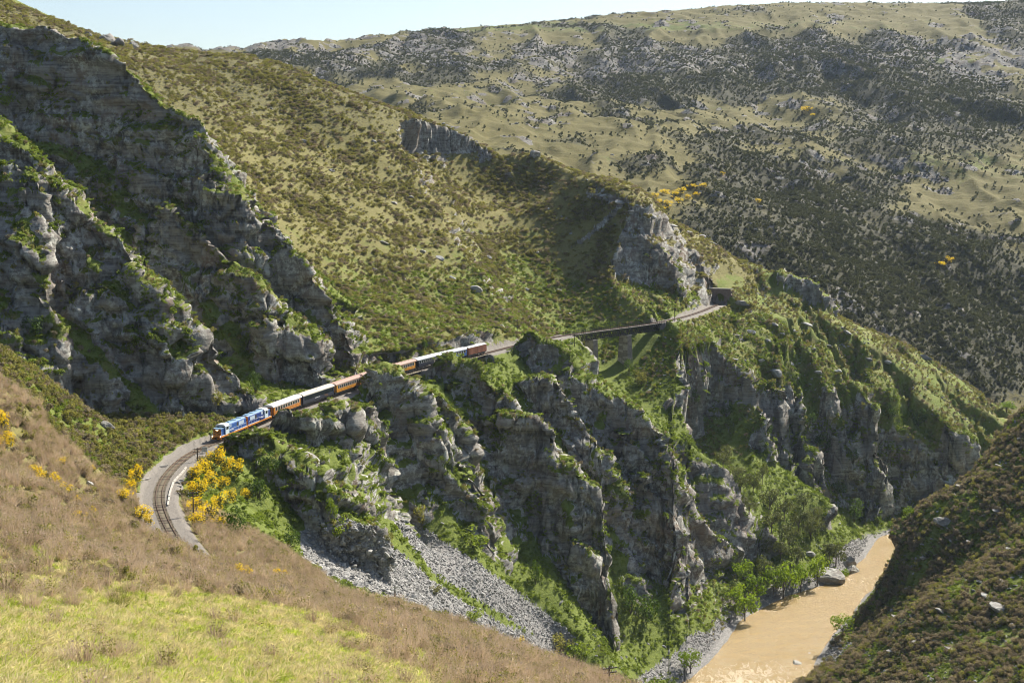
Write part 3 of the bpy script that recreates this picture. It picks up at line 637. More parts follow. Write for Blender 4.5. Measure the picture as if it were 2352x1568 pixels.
def blades_np(n, rad, h, w, rng, lean=0.5, droop=0.0):
    """n thin tapering blades or twigs springing from one root."""
    a = rng.uniform(0, 2*np.pi, n); r = rad*np.sqrt(rng.uniform(0, 1, n)); L = h*rng.uniform(0.55, 1.15, n); ln = lean*rng.uniform(0.2, 1.2, n)
    base = np.stack([r*np.cos(a)*0.4, r*np.sin(a)*0.4, 0*a-0.05], 1)
    d = np.stack([np.cos(a)*ln, np.sin(a)*ln, np.ones(n)], 1)+rng.normal(size=(n, 3))*0.12; d /= np.linalg.norm(d, axis=1)[:, None]
    side = np.cross(d, rng.normal(size=(n, 3))); side /= np.linalg.norm(side, axis=1)[:, None]
    mid = base+d*(L*0.55)[:, None]; tip = base+d*L[:, None]; tip[:, 2] -= droop*L
    tip[:, :2] += rng.normal(size=(n, 2))*0.12*h
    V = np.stack([base-side*w, base+side*w, mid+side*w*0.8, tip], 1)
    V2 = np.stack([base-side*w, mid+side*w*0.8, tip, mid-side*w*0.8], 1)
    Vn = np.stack([base-side*w, base+side*w, mid+side*w*0.8, tip, mid-side*w*0.8], 1).reshape(-1, 3); i = np.arange(n)*5
    Q = np.concatenate([np.stack([i, i+1, i+2, i+4], 1), np.stack([i+4, i+2, i+3, i+3], 1)]) 
    T = np.concatenate([np.stack([i, i+1, i+2], 1), np.stack([i, i+2, i+4], 1), np.stack([i+4, i+2, i+3], 1)])
    return Vn, T
def joinm(name, parts):
    """parts: (V, F, material) with quads or triangles -> one mesh"""
    V = []; T = []; mi = []; mats = []; o = 0
    for v, f, m in parts:
        if m not in mats: mats.append(m)
        t = f if f.shape[1] == 3 else np.concatenate([f[:, [0, 1, 2]], f[:, [0, 2, 3]]])
        V.append(v); T.append(t+o); mi.append(np.full(len(t), mats.index(m))); o += len(v)
    return mesh_np(name, np.concatenate(V), np.concatenate(T), mats, smooth=False, midx=np.concatenate(mi))
def rock_np(rng, sx, sy, sz, seg=2):
    bm = bmesh.new(); bmesh.ops.create_icosphere(bm, subdivisions=seg, radius=1.0)
    V = np.array([v.co for v in bm.verts]); Fc = np.array([[v.index for v in f.verts] for f in bm.faces]); bm.free()
    for _ in range(9):                                   # chop with random planes: flat joint faces
        n = rng.normal(size=3); n /= np.linalg.norm(n); d = rng.uniform(0.45, 0.85)
        q = V@n; V = V-np.outer(np.maximum(q-d, 0), n)
    V = V*np.array([sx, sy, sz]); V += rng.normal(size=V.shape)*0.03*min(sx, sy, sz)
    return V, Fc
proto_coll = {}
def protos(kind, meshes):
    """prototype shapes for ground cover; the collection itself is not part of the scene."""
    c = bpy.data.collections.new('shapes_'+kind)
    for me in meshes: c.objects.link(bpy.data.objects.new(kind, me))
    proto_coll[kind] = c; return c
def cover(name, label, kind, pos, rot, scl, rng):
    """ground cover: one object, its plants set out on its points by geometry nodes."""
    n = len(pos); me = bpy.data.meshes.new(name); me.vertices.add(n); me.vertices.foreach_set('co', np.ascontiguousarray(pos, np.float32).ravel())
    a = me.attributes.new('rot', 'FLOAT_VECTOR', 'POINT'); a.data.foreach_set('vector', np.ascontiguousarray(rot, np.float32).ravel())
    a = me.attributes.new('scl', 'FLOAT_VECTOR', 'POINT'); a.data.foreach_set('vector', np.ascontiguousarray(scl, np.float32).ravel())
    a = me.attributes.new('pick', 'INT', 'POINT'); a.data.foreach_set('value', rng.integers(0, len(proto_coll[kind].objects), n).astype(np.int32))
    o = new_obj(name, me, kind='stuff', label=label)
    g = bpy.data.node_groups.new(name, 'GeometryNodeTree'); g.interface.new_socket('Geometry', in_out='INPUT', socket_type='NodeSocketGeometry'); g.interface.new_socket('Geometry', in_out='OUTPUT', socket_type='NodeSocketGeometry')
    gi = g.nodes.new('NodeGroupInput'); go = g.nodes.new('NodeGroupOutput'); ip = g.nodes.new('GeometryNodeInstanceOnPoints'); ci = g.nodes.new('GeometryNodeCollectionInfo')
    ci.inputs['Collection'].default_value = proto_coll[kind]; ci.inputs['Separate Children'].default_value = True; ci.inputs['Reset Children'].default_value = True
    def na(nm, t):
        q = g.nodes.new('GeometryNodeInputNamedAttribute'); q.data_type = t; q.inputs[0].default_value = nm; return q.outputs[0]
    L = g.links.new
    L(gi.outputs[0], ip.inputs['Points']); L(ci.outputs[0], ip.inputs['Instance']); ip.inputs['Pick Instance'].default_value = True
    L(na('pick', 'INT'), ip.inputs['Instance Index']); L(na('rot', 'FLOAT_VECTOR'), ip.inputs['Rotation']); L(na('scl', 'FLOAT_VECTOR'), ip.inputs['Scale'])
    L(ip.outputs[0], go.inputs[0])
    md = o.modifiers.new('cover', 'NODES'); md.node_group = g
    return o
rg = np.random.default_rng(21)
protos('broom', [joinm('broom', [(*blades_np(90, 0.5, 1.5, 0.014, rg, 0.6), ML['broom']), (*leaves_np(40, (0.75, 0.75, 0.75), 0.05, rg), ML['broom']), (*leaves_np(int(10+28*i), (0.7, 0.7, 0.7), 0.05, rg), ML['olive'])]) for i in range(5)])
protos('tussock', [joinm('tussock', [(*blades_np(46, 0.22, 0.55, 0.016, rg, 0.9, 0.25), ML['straw' if i < 3 else 'lawn'])]) for i in range(5)])
protos('olive', [joinm('olive', [(*leaves_np(190, (0.8, 0.8, 0.62), 0.10, rg), ML['olive' if i % 3 else 'heath']), (*blades_np(8, 0.3, 1.0, 0.02, rg, 0.6), ML['broom'])]) for i in range(6)])
protos('heath', [joinm('heath', [(*leaves_np(200, (0.85, 0.85, 0.6), 0.095, rg), ML[('heath', 'heath', 'olive', 'dark', 'heath')[i]]), (*blades_np(14, 0.3, 1.0, 0.02, rg, 0.6), ML['broom'])]) for i in range(5)])
protos('green', [joinm('green', [(*leaves_np(120, (0.9, 0.9, 0.34), 0.11, rg, up=0.6), ML['green'])]) for i in range(4)])
protos('dark', [joinm('dark', [(*leaves_np(130, (0.9, 0.9, 0.8), 0.17, rg), ML['dark'])]) for i in range(5)])
_slab = []
for i in range(6):
    v, f = rock_np(rg, 1.0, rg.uniform(0.5, 0.8), rg.uniform(0.18, 0.45), 1); _slab.append((v, f))
m = mat('loose_stone'); k = N(m); pc = k.coord(); rr = k.node('ShaderNodeObjectInfo').outputs['Random']
c_ = k.mix(k.math('ADD', k.math('MULTIPLY', rr, 0.65), k.math('MULTIPLY', k.noise(pc, 2.4, 5, 0.7), 0.4)), (0.10, 0.098, 0.092), (0.42, 0.41, 0.385))
k.out(c_, 0.9, k.noise(pc, 4.0, 4, 0.7), 0.15, 0.7, spec=0.15); MAT_STONE = m
m = mat('boulder_rock'); k = N(m); c_, bd_, fn_ = rock_colour(k); c_ = k.mix(0.35, c_, (0.34, 0.335, 0.31)); k.out(c_, 0.92, k.math('ADD', bd_, fn_), 0.3, 0.8, spec=0.15); MAT_BOULDER = m
m = mat('far_rock'); k = N(m); pc = k.coord(); rr = k.node('ShaderNodeObjectInfo').outputs['Random']
k.out(k.mix(k.math('ADD', k.math('MULTIPLY', rr, 0.6), k.math('MULTIPLY', k.noise(pc, 0.6, 4, 0.7), 0.4)), (0.08, 0.08, 0.08), (0.26, 0.255, 0.24)), 0.9, spec=0.1); MAT_FROCK = m
protos('stone', [joinm('stone', [(v, f, MAT_STONE)]) for v, f in _slab])
protos('rock', [joinm('rock', [(v*np.array([1, 1, 1.6]), f, MAT_FROCK)]) for v, f in _slab])

vis_soft = np.ones(PXv.shape, bool); vis_soft[:, 1:] = PYv[:, 1:] <= pmin[:, :-1]+70
onground = (riv > 2.0) & (trk > 4.2) & vis_soft & (np.abs(az)[:, None] < 0.40)
Wn = np.gradient(Xd, axis=0)
def scatter(n, w, rng, tilt=0.3, s0=0.7, s1=1.3, zs=(0.8, 1.2)):
    w = (w*AREA*onground).ravel().astype(np.float64); cs_ = np.cumsum(w)
    ids = np.searchsorted(cs_, rng.uniform(0, cs_[-1], n)); ids = np.minimum(ids, w.size-1)
    i, j = np.divmod(ids, NR); u = rng.uniform(-0.5, 0.5, (n, 2))[:, :, None]
    p = np.stack([Xd[i, j], Yd[i, j], Zd[i, j]], -1)+_t1[i, j]*u[:, 0]+_t2[i, j]*u[:, 1]
    nr = NRM[i, j]; rot = np.stack([-nr[:, 1]*tilt, nr[:, 0]*tilt, rng.uniform(0, 6.28, n)], -1)+rng.normal(size=(n, 3))*np.array([.1, .1, 0])
    s = rng.uniform(s0, s1, n)*(0.75+0.5*rng.random(n)); scl = np.stack([s, s, s*rng.uniform(zs[0], zs[1], n)], -1)
    return p, rot, scl
soil = (1-rockm)*(1-np.clip(scree, 0, 1))*(1-np.clip(ballast, 0, 1))
pn = np.clip(0.5+1.6*fbm(Xv/9+5, Yv/9, 2.0, 3), 0.03, 1); pn2 = np.clip(0.5+1.8*fbm(Xv/16+5, Yv/16, 6.0, 3), 0.0, 1)
F0 = fore*1.0; gl = np.clip(glade*4.6, 0, 1)
cover('broom_scrub', 'leafless brown broom scrub covering the near slope', 'broom', *scatter(13500, F0*soil*(1-0.97*np.clip(gl*1.3-0.25*nA, 0, 1))*(0.25+pn)*(Yv > 45), rg, 0.15, 0.55, 1.35), rg)
cover('green_broom', 'olive green broom mixed through the brown scrub of the near slope', 'olive', *scatter(2600, F0*soil*(1-np.clip(gl*2.2, 0, 1))*np.clip(1.5*fbm(Xv/14+2, Yv/14, 3.0, 3)+0.15, 0.02, 1)*(Yv > 50), rg, 0.15, 0.5, 1.2), rg)
cover('tussock_grass', 'pale and green tussock grass on the near slope', 'tussock', *scatter(60000, F0*soil*(0.25+gl)*(Yv < 210)/(0.3+(Yv/80)**1.5), rg, 0.2, 0.9, 1.8), rg)
h1 = (regv == 1)*soil
cover('hillside_scrub', 'olive and brown scrub over the hillside above the railway', 'olive', *scatter(30000, (h1+1.3*(regv == 2)*soil)*(0.20+1.3*pn2**2), rg, 0.25, 0.45, 1.7, (.5, .85)), rg)
left = (~fore)*(Zv > -59)*(Yv < 300)*(Xv < 0)
cover('bank_scrub', 'scrub on the banks either side of the rail curve', 'olive', *scatter(2500, ((~fore) & (regv == 0) & (Yv < 330) & (Zv > -61.5))*soil*(0.2+pn), rg, 0.25, 0.6, 1.4), rg)
cover('spur_scrub', 'mixed brown and green scrub on the spur beyond the viaduct', 'olive', *scatter(8500, (regv == 3)*soil*pn2, rg, 0.25, 0.5, 1.25), rg)
cover('lower_herbage', 'bright green herbage on ledges and lower gorge slopes', 'green', *scatter(26000, ((lush > 0.5) & (~rightb) & (~fore))*soil*(0.25+pn)*(Yv < 620), rg, 0.5, 0.5, 1.3), rg)
cover('ledge_scrub', 'small scrub clinging to crag ledges', 'olive', *scatter(3500, (regv == 4)*(NRM[..., 2] > 0.45)*(Yv > 262), rg, 0.1, 0.4, 1.0), rg)
cover('crag_foliage', 'dark green foliage in the clefts of the crags', 'green', *scatter(3500, ((regv == 4) | (regv == 3))*(rockm > 0.3)*sstep(0.05, 0.35, fbm(Xv/13, Yv/13, Zv/13+7, 3)), rg, 0.6, 0.7, 1.6), rg)
cover('river_heath', 'dark heathy scrub on the right bank slope', 'heath', *scatter(12500, rightb*(0.06+pn**1.5)*(1-0.6*rockm), rg, 0.3, 0.75, 1.5), rg)
cover('river_herbage', 'green herbage between the heath on the right bank', 'green', *scatter(5000, rightb*soil*(1.1-pn), rg, 0.5, 0.6, 1.2), rg)
cover('slope_stones', 'small loose stones lying on the gorge slopes', 'stone', *scatter(5200, ((regv == 3)*1.6+(regv == 1)*0.35+(regv == 2)*0.6+rightb*3.6+(Zv < -62)*(Yv > 262)*0.5)*soil*pn2*(~fore), rg, 1.0, 0.35, 1.1, (0.8, 1.4)), rg)
# far hills
def far_scatter(n, dens, rng, s0, s1, y0=720, y1=2350):
    ps = []; 
    while sum(len(q) for q in ps) < n:
        y = np.sqrt(rng.uniform(y0**2, y1**2, 60000)); a = rng.uniform(-0.42, 0.42, 60000); x = a*y
        z, sc_, rk_ = samp_far(x, y); w = dens(x, y, sc_, rk_); ok = rng.random(60000) < w
        q, r_, _ = proj(np.stack([x, y, z], -1)); ok &= (r_ < 1050) & (q > -60) & (q < 2420)
        ps.append(np.stack([x, y, z], -1)[ok])
    p = np.concatenate(ps)[:n]; s = rng.uniform(s0, s1, n)
    return p, np.stack([rng.normal(size=n)*.1, rng.normal(size=n)*.1, rng.uniform(0, 6.28, n)], -1), np.stack([s, s, s*rng.uniform(.8, 1.2, n)], -1)
cover('far_scrub', 'dark scrub scattered over the far hills', 'dark', *far_scatter(80000, lambda x, y, s, r: np.clip(s-0.24, 0.04, 1)**1.4*(1400/y)*0.8, rg, 0.5, 2.0), rg)
cover('far_rocks', 'grey rock outcrops over the far hills', 'rock', *far_scatter(6000, lambda x, y, s, r: 0.004+0.5*np.clip(r-0.15, 0, 1)+0.05*np.clip(s-.3, 0, 1), rg, 0.6, 2.8), rg)
# ------------------------------------------------------------------ built things
def plain(name, col, rough=0.6, vary=0.25, metal=0.0, spec=0.4, nscale=1.5, dirt=None):
    m = mat(name); k = N(m); pc = k.coord((1, 1, 1), (0, 0, 0), True)
    c2 = tuple(max(0, c*(1-vary)) for c in col); n = k.noise(pc, nscale, 5, 0.65)
    cc = k.mix(k.remap(n, 0.35, 0.65), c2, col)
    if dirt: cc = k.mix(k.remap(k.noise(k.coord((1.5, 1.5, 0.4), (0, 0, 0), True), nscale*1.3, 4, .6), 0.50, 0.72), cc, dirt)
    k.out(cc, rough, n, 0.01, 0.5, metal=metal, spec=spec); return m
T_ = dict(
 blue=plain('blue_paint', (0.020, 0.085, 0.290), 0.45, 0.25), deepblue=plain('deep_blue_paint', (0.012, 0.040, 0.190), 0.45, 0.25), cab=plain('pale_blue_paint', (0.50, 0.60, 0.66), 0.5, 0.12),
 roofblue=plain('roof_blue_paint', (0.20, 0.33, 0.47), 0.55, 0.3), white=plain('white_paint', (0.62, 0.62, 0.60), 0.5, 0.1), orange=plain('orange_paint', (0.62, 0.23, 0.025), 0.5, 0.25, dirt=(0.22, 0.10, 0.03)),
 black=plain('black_iron', (0.030, 0.028, 0.027), 0.7, 0.3, dirt=(0.07, 0.055, 0.045)), glass=plain('window_glass', (0.018, 0.024, 0.026), 0.08, 0.1, spec=0.6), navy=plain('navy_paint', (0.022, 0.026, 0.045), 0.4, 0.25),
 yellow=plain('yellow_paint', (0.62, 0.27, 0.012), 0.5, 0.2, dirt=(0.40, 0.16, 0.02)), trim=plain('brown_trim', (0.16, 0.06, 0.02), 0.6, 0.2), roofbrown=plain('brown_roof', (0.36, 0.235, 0.185), 0.75, 0.22), roofcream=plain('cream_roof', (0.47, 0.44, 0.37), 0.7, 0.15),
 roofgrey=plain('grey_roof', (0.50, 0.52, 0.54), 0.6, 0.15), wagon=plain('rust_red_paint', (0.225, 0.068, 0.026), 0.75, 0.3, dirt=(0.10, 0.04, 0.02)), galv=plain('galvanised_roof', (0.42, 0.42, 0.41), 0.55, 0.25),
 rail=plain('rusty_rail', (0.17, 0.105, 0.070), 0.5, 0.3), sleeper=plain('weathered_sleeper', (0.34, 0.29, 0.20), 0.9, 0.5), sleeperd=plain('dark_sleeper', (0.17, 0.13, 0.10), 0.9, 0.5), timber=plain('pole_timber', (0.085, 0.065, 0.050), 0.9, 0.4), pale=plain('pale_timber', (0.46, 0.43, 0.38), 0.85, 0.25),
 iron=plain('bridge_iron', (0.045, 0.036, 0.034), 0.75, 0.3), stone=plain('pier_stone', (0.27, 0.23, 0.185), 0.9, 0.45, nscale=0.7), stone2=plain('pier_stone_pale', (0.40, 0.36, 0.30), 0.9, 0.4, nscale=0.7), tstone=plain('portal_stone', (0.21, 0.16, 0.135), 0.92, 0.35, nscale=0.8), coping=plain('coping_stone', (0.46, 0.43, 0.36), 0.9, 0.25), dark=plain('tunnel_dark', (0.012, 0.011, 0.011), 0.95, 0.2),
 sign=plain('sign_white', (0.66, 0.67, 0.62), 0.6, 0.1), ink=plain('sign_black', (0.02, 0.02, 0.02), 0.6, 0.1), lampw=plain('lamp_glass', (0.85, 0.82, 0.7), 0.2, 0.05), concrete=plain('concrete', (0.40, 0.37, 0.32), 0.9, 0.2))
m = mat('headlamp_lit'); k = N(m); e_ = k.node('ShaderNodeEmission'); e_.inputs[0].default_value = (1, 0.86, 0.6, 1); e_.inputs[1].default_value = 5.0; k.l.new(e_.outputs[0], k.node('ShaderNodeOutputMaterial').inputs[0]); T_['lit'] = m
class MB:
    """collects boxes, prisms and tubes into one mesh"""
    def __init__(s): s.v = []; s.f = []
    def box(s, c, d, rz=0.0, ry=0.0):
        R = Matrix.Rotation(rz, 3, 'Z') @ Matrix.Rotation(ry, 3, 'Y'); o = len(s.v)
        for x in (-.5, .5):
            for y in (-.5, .5):
                for z in (-.5, .5): s.v.append(tuple(Vector(c)+R @ Vector((x*d[0], y*d[1], z*d[2]))))
        for q in ((0,1,3,2),(4,6,7,5),(0,4,5,1),(2,3,7,6),(0,2,6,4),(1,5,7,3)): s.f.append(tuple(i+o for i in q))
        return s
    def bar(s, a, b, w, h=None):
        """box beam from a to b"""
        a = Vector(a); b = Vector(b); d = (b-a); L = d.length; d.normalize(); h = h or w
        up = Vector((0, 0, 1)) if abs(d.z) < 0.95 else Vector((1, 0, 0)); sd_ = d.cross(up).normalized(); u = sd_.cross(d); o = len(s.v)
        for q in (a, b):
            for i, j in ((-1,-1),(1,-1),(1,1),(-1,1)): s.v.append(tuple(q+sd_*(i*w/2)+u*(j*h/2)))
        s.f += [(o,o+3,o+2,o+1),(o+4,o+5,o+6,o+7)]+[(o+i, o+(i+1) % 4, o+4+(i+1) % 4, o+4+i) for i in range(4)]
        return s
    def loft(s, prof, x0, x1, cap=True):
        """cross-section (y,z) swept along x"""
        o = len(s.v); n = len(prof)
        for x in (x0, x1):
            for y, z in prof: s.v.append((x, y, z))
        for i in range(n): s.f.append((o+i, o+(i+1) % n, o+n+(i+1) % n, o+n+i))
        if cap: s.f += [tuple(o+i for i in range(n-1, -1, -1)), tuple(o+n+i for i in range(n))]
        return s
    def frus(s, c, d0, d1, h):
        """tapering block, base centre c, base size d0, top size d1"""
        o = len(s.v)
        for z, d in ((0, d0), (h, d1)):
            for i, j in ((-1,-1),(1,-1),(1,1),(-1,1)): s.v.append((c[0]+i*d[0]/2, c[1]+j*d[1]/2, c[2]+z))
        s.f += [(o+3,o+2,o+1,o),(o+4,o+5,o+6,o+7)]+[(o+i, o+(i+1) % 4, o+4+(i+1) % 4, o+4+i) for i in range(4)]; return s
    def tube(s, a, b, r0, r1=None, n=8):
        a = Vector(a); b = Vector(b); d = (b-a).normalized(); r1 = r0 if r1 is None else r1
        u = d.orthogonal().normalized(); w = d.cross(u); o = len(s.v)
        for q, r in ((a, r0), (b, r1)):
            for i in range(n): t = 2*math.pi*i/n; s.v.append(tuple(q+u*(r*math.cos(t))+w*(r*math.sin(t))))
        for i in range(n): s.f.append((o+i, o+(i+1) % n, o+n+(i+1) % n, o+n+i))
        s.f += [tuple(o+i for i in range(n-1, -1, -1)), tuple(o+n+i for i in range(n))]; return s
    def mesh(s, name, m, bev=0.0):
        me = bpy.data.meshes.new(name); me.from_pydata(s.v, [], s.f); me.materials.append(m); me.update(); return me
    def part(s, name, m, parent=None, label=None):
        return new_obj(name, s.mesh(name, m), parent, label=label)
def thing(name, label, cat, loc=(0, 0, 0), rz=0.0, group=None):
    return_o = bpy.data.objects.new(name, None); C.objects.link(return_o); return_o.empty_display_size = 0.3
    return_o.location = loc; return_o.rotation_euler = (0, 0, rz); return_o['label'] = label; return_o['category'] = cat
    if group: return_o['group'] = group
    return return_o
def copy_tree(o, parent=None):
    c = o.copy(); C.objects.link(c)
    if parent is not None: c.parent = parent
    for ch in o.children: copy_tree(ch, c)
    return c
RT = RAIL_Z-0.36                                          # top of rail

# ---- railway line
trk_o = thing('railway_track', 'single line of rusty rails and weathered sleepers curving round the bluff', 'railway track', tuple(TPTS[0]))
base = Vector(TPTS[0])
def off(s, w, z): p = track_at(s); d = track_dir(s); return Vector((p[0]-d[1]*w, p[1]+d[0]*w, z))
for sg in (-1, 1):
    vs = []; fs = []; ss = np.arange(0, TRACK_LEN-1, 1.0)
    for s in ss:
        for w, z in ((-.035, 0), (.035, 0), (.035, -.14), (-.035, -.14)): vs.append(tuple(off(s, sg*0.55+w, RT+z)-base))
    for i in range(len(ss)-1):
        for j in range(4): fs.append((i*4+j, i*4+(j+1) % 4, i*4+4+(j+1) % 4, i*4+4+j))
    me = bpy.data.meshes.new('rail'); me.from_pydata(vs, [], fs); me.materials.append(T_['rail']); me.update(); new_obj('rail', me, trk_o)
sl = [MB().box((0, 0, -.2), (0.24, 2.15, 0.13)).mesh('sleeper', T_[n_]) for n_ in ('sleeper', 'sleeperd')]
cnt = 0
for i, s in enumerate(np.arange(1.0, 106.0, 0.62)):
    p = off(s, random.uniform(-.06, .06), RT+random.uniform(-.03, .0)); d = track_dir(s); o = new_obj('sleeper', sl[0 if random.random() < (0.75 if i % 5 else 0.95) else 1], trk_o); o.location = p-base; o.rotation_euler = (0, 0, math.atan2(d[1], d[0])+random.uniform(-.03, .03))
mb = MB()
for s in np.arange(262.0, TRACK_LEN-6, 0.66):
    p = off(s, 0, RT-0.2)-base; d = track_dir(s); mb.box(p, (0.24, 2.15, 0.13), math.atan2(d[1], d[0]))
o = mb.part('far_sleepers', T_['sleeperd'], trk_o); o['kind'] = 'stuff'

# ---- rolling stock (local +x is the front, towards the camera; z = 0 at rail top)
def place_vehicle(o, s0, L):
    a = Vector(track_at(s0+L*0.2)); b = Vector(track_at(s0+L*0.8)); d = a-b; c = (Vector(track_at(s0+L*0.35))+Vector(track_at(s0+L*0.65)))*0.5
    o.location = (c.x, c.y, RT); o.rotation_euler = (0, 0, math.atan2(d.y, d.x))
def bogie(parent, x, axles=(-1.0, 1.0), wb=0.45):
    mb = MB().box((x, 0, .55), (axles[-1]-axles[0]+.9, 1.7, .30))
    for y in (-.83, .83): mb.box((x, y, .50), (axles[-1]-axles[0]+1.1, .12, .34))
    b = mb.part('bogie', T_['black'], parent)
    for ax in axles:
        for y in (-.55, .55): MB().tube((x+ax, y-.06, wb), (x+ax, y+.06, wb), wb, n=14).part('wheel', T_['black'], b)
    return b
def locomotive(label, deep):
    o = thing('diesel_locomotive', label, 'locomotive', group='two blue locomotives heading the train'); B_ = T_['deepblue' if deep else 'blue']; L = 13.2
    MB().box((0, 0, 1.06), (L, 2.5, .34)).part('frame', T_['orange'], o)
    MB().box((0, 0, 1.245), (L-.3, 2.46, .03)).part('walkway', T_['galv'], o)
    ax = (-1.5, 0, 1.5)
    bogie(o, 3.9, ax); bogie(o, -3.9, ax)
    MB().box((0, 0, .72), (3.0, 2.1, .55)).part('fuel_tank', T_['black'], o)
    prof = lambda w, h, r: [(-w, 1.26), (-w, h-r), (-w+r*.45, h-r*.25), (-w*.4, h), (w*.4, h), (w-r*.45, h-r*.25), (w, h-r), (w, 1.26)]
    if not deep: x_nose, x_cab = 1, 1
    f = -1 if deep else 1                                 # the second engine runs long hood first
    def X(a, b): return (min(a*f, b*f), max(a*f, b*f))
    # short nose and cab
    q = X(4.6, 6.35); nose = MB().loft([(-.95, 1.26), (-.95, 2.75), (.95, 2.75), (.95, 1.26)], *q).part('short_hood', B_, o)
    MB().box(((q[0]+q[1])/2, 0, 2.79), (q[1]-q[0]+.06, 1.98, .07)).part('hood_top', T_['roofblue'], nose)
    q = X(2.75, 4.6); cab = MB().loft(prof(1.22, 3.48, .42), *q).part('cab', T_['cab'], o)
    MB().loft([(-1.26, 3.06), (-1.0, 3.38), (-.5, 3.53), (.5, 3.53), (1.0, 3.38), (1.26, 3.06)], q[0]-.08, q[1]+.08).part('cab_roof', T_['white'], cab)
    for y in (-1.235, 1.235): MB().box(((q[0]+q[1])/2, y, 2.62), (1.05, .04, .62)).part('cab_window', T_['glass'], cab)
    for y in (-.62, .62): MB().box((4.6*f+.02*f, y, 3.02), (.04, .62, .34)).part('windscreen', T_['glass'], cab)
    MB().box((4.62*f, 0, 2.0), (.03, 2.2, 1.3)).part('cab_front', B_, cab)
    # long hood
    q = X(-6.35, 2.75); hood = MB().loft(prof(.98, 3.30, .30), *q).part('long_hood', B_, o)
    MB().loft([(-.92, 3.20), (-.55, 3.34), (.55, 3.34), (.92, 3.20)], q[0]+.02, q[1]-.02).part('hood_roof', T_['roofblue'], hood)
    for x in (-4.6, -1.9): MB().tube((x*f, 0, 3.32), (x*f, 0, 3.46), .62, n=14).part('fan', T_['roofblue'], hood)
    MB().box((.3*f, 0, 3.40), (1.3, .5, .16)).part('exhaust_box', T_['roofblue'], hood)
    for y in (-.99, .99):
        for i in range(5): MB().box(((-4.9+i*.52)*f, y, 2.55), (.34, .03, .78)).part('louvre', T_['cab'], hood)
        for i in range(2): MB().box(((1.4+i*.5)*f, y, 2.72), (.28, .03, .66)).part('louvre', T_['cab'], hood)
        MB().box((-1.9*f, y, 2.45), (.75, .03, 1.0)).part('grille', T_['black'], hood)
        MB().box((1.3*f, y*1.12, 1.55), (2.2, .36, .50)).part('locker', B_, o)
        MB().box((1.3*f, y*1.12, 1.82), (2.24, .40, .03)).part('locker_lid', T_['galv'], o)
        rl = MB()
        for x in np.arange(-6.2, 2.4, 1.4): rl.bar((x*f, y*1.22, 1.26), (x*f, y*1.22, 2.1), .035)
        rl.bar((-6.2*f, y*1.22, 2.1), (2.3*f, y*1.22, 2.1), .035); rl.part('handrail', T_['white'], o)
    # striped ends
    for e in (6.36*f, -6.36*f):
        s_ = 1 if e > 0 else -1
        end_w, end_h = (.93, 2.72) if e*f > 0 else (.95, 3.2)
        pl = MB().box((e, 0, (1.26+end_h)/2), (.04, end_w*2, end_h-1.26)).part('end_panel', T_['orange'], o)
        for i in range(3):
            z = 1.5+i*.42
            st = MB(); st.bar((e+s_*.035, -.85, z), (e+s_*.035, 0, z+.36), .03, .15); st.bar((e+s_*.035, 0, z+.36), (e+s_*.035, .85, z), .03, .15); st.part('chevron', T_['black'], pl)
        pilot = MB().box((e+s_*.24, 0, .80), (.12, 2.3, .72)).part('pilot', T_['orange'], o)
        st = MB(); st.bar((e+s_*.31, -.9, .6), (e+s_*.31, 0, .95), .03, .14); st.bar((e+s_*.31, 0, .95), (e+s_*.31, .9, .6), .03, .14); st.part('chevron', T_['black'], pilot)
        MB().box((e+s_*.42, 0, .72), (.5, .3, .34)).part('coupler', T_['black'], pilot)
        lit = (e > 0) and not deep
        for y in (-.16, .16): MB().tube((e+s_*.02, y, end_h-.22), (e+s_*.07, y, end_h-.22), .11, n=10).part('headlight', T_['lit' if lit else 'lampw'], pl)
        for y in (-.98, .98): MB().tube((e+s_*.28, y, 1.13), (e+s_*.36, y, 1.13), .09, n=10).part('ditch_light', T_['lit' if lit else 'lampw'], pilot)
        for y in (-1.05, 1.05): MB().bar((e+s_*.1, y, 1.26), (e+s_*.1, y, 2.2), .04).part('grab_rail', T_['white'], o)
    return o
L1 = locomotive('leading blue locomotive with lit headlamps and black chevrons on its orange nose', False); place_vehicle(L1, 106.6, 13.2)
L2 = locomotive('second dark blue locomotive coupled behind the leading engine', True); place_vehicle(L2, 120.4, 13.2)
def roof_prof(w, z0, z1): return [(w*math.cos(t)*1.03, z0+(z1-z0)*math.sin(t)**0.8) for t in np.linspace(0.0, math.pi, 11)]
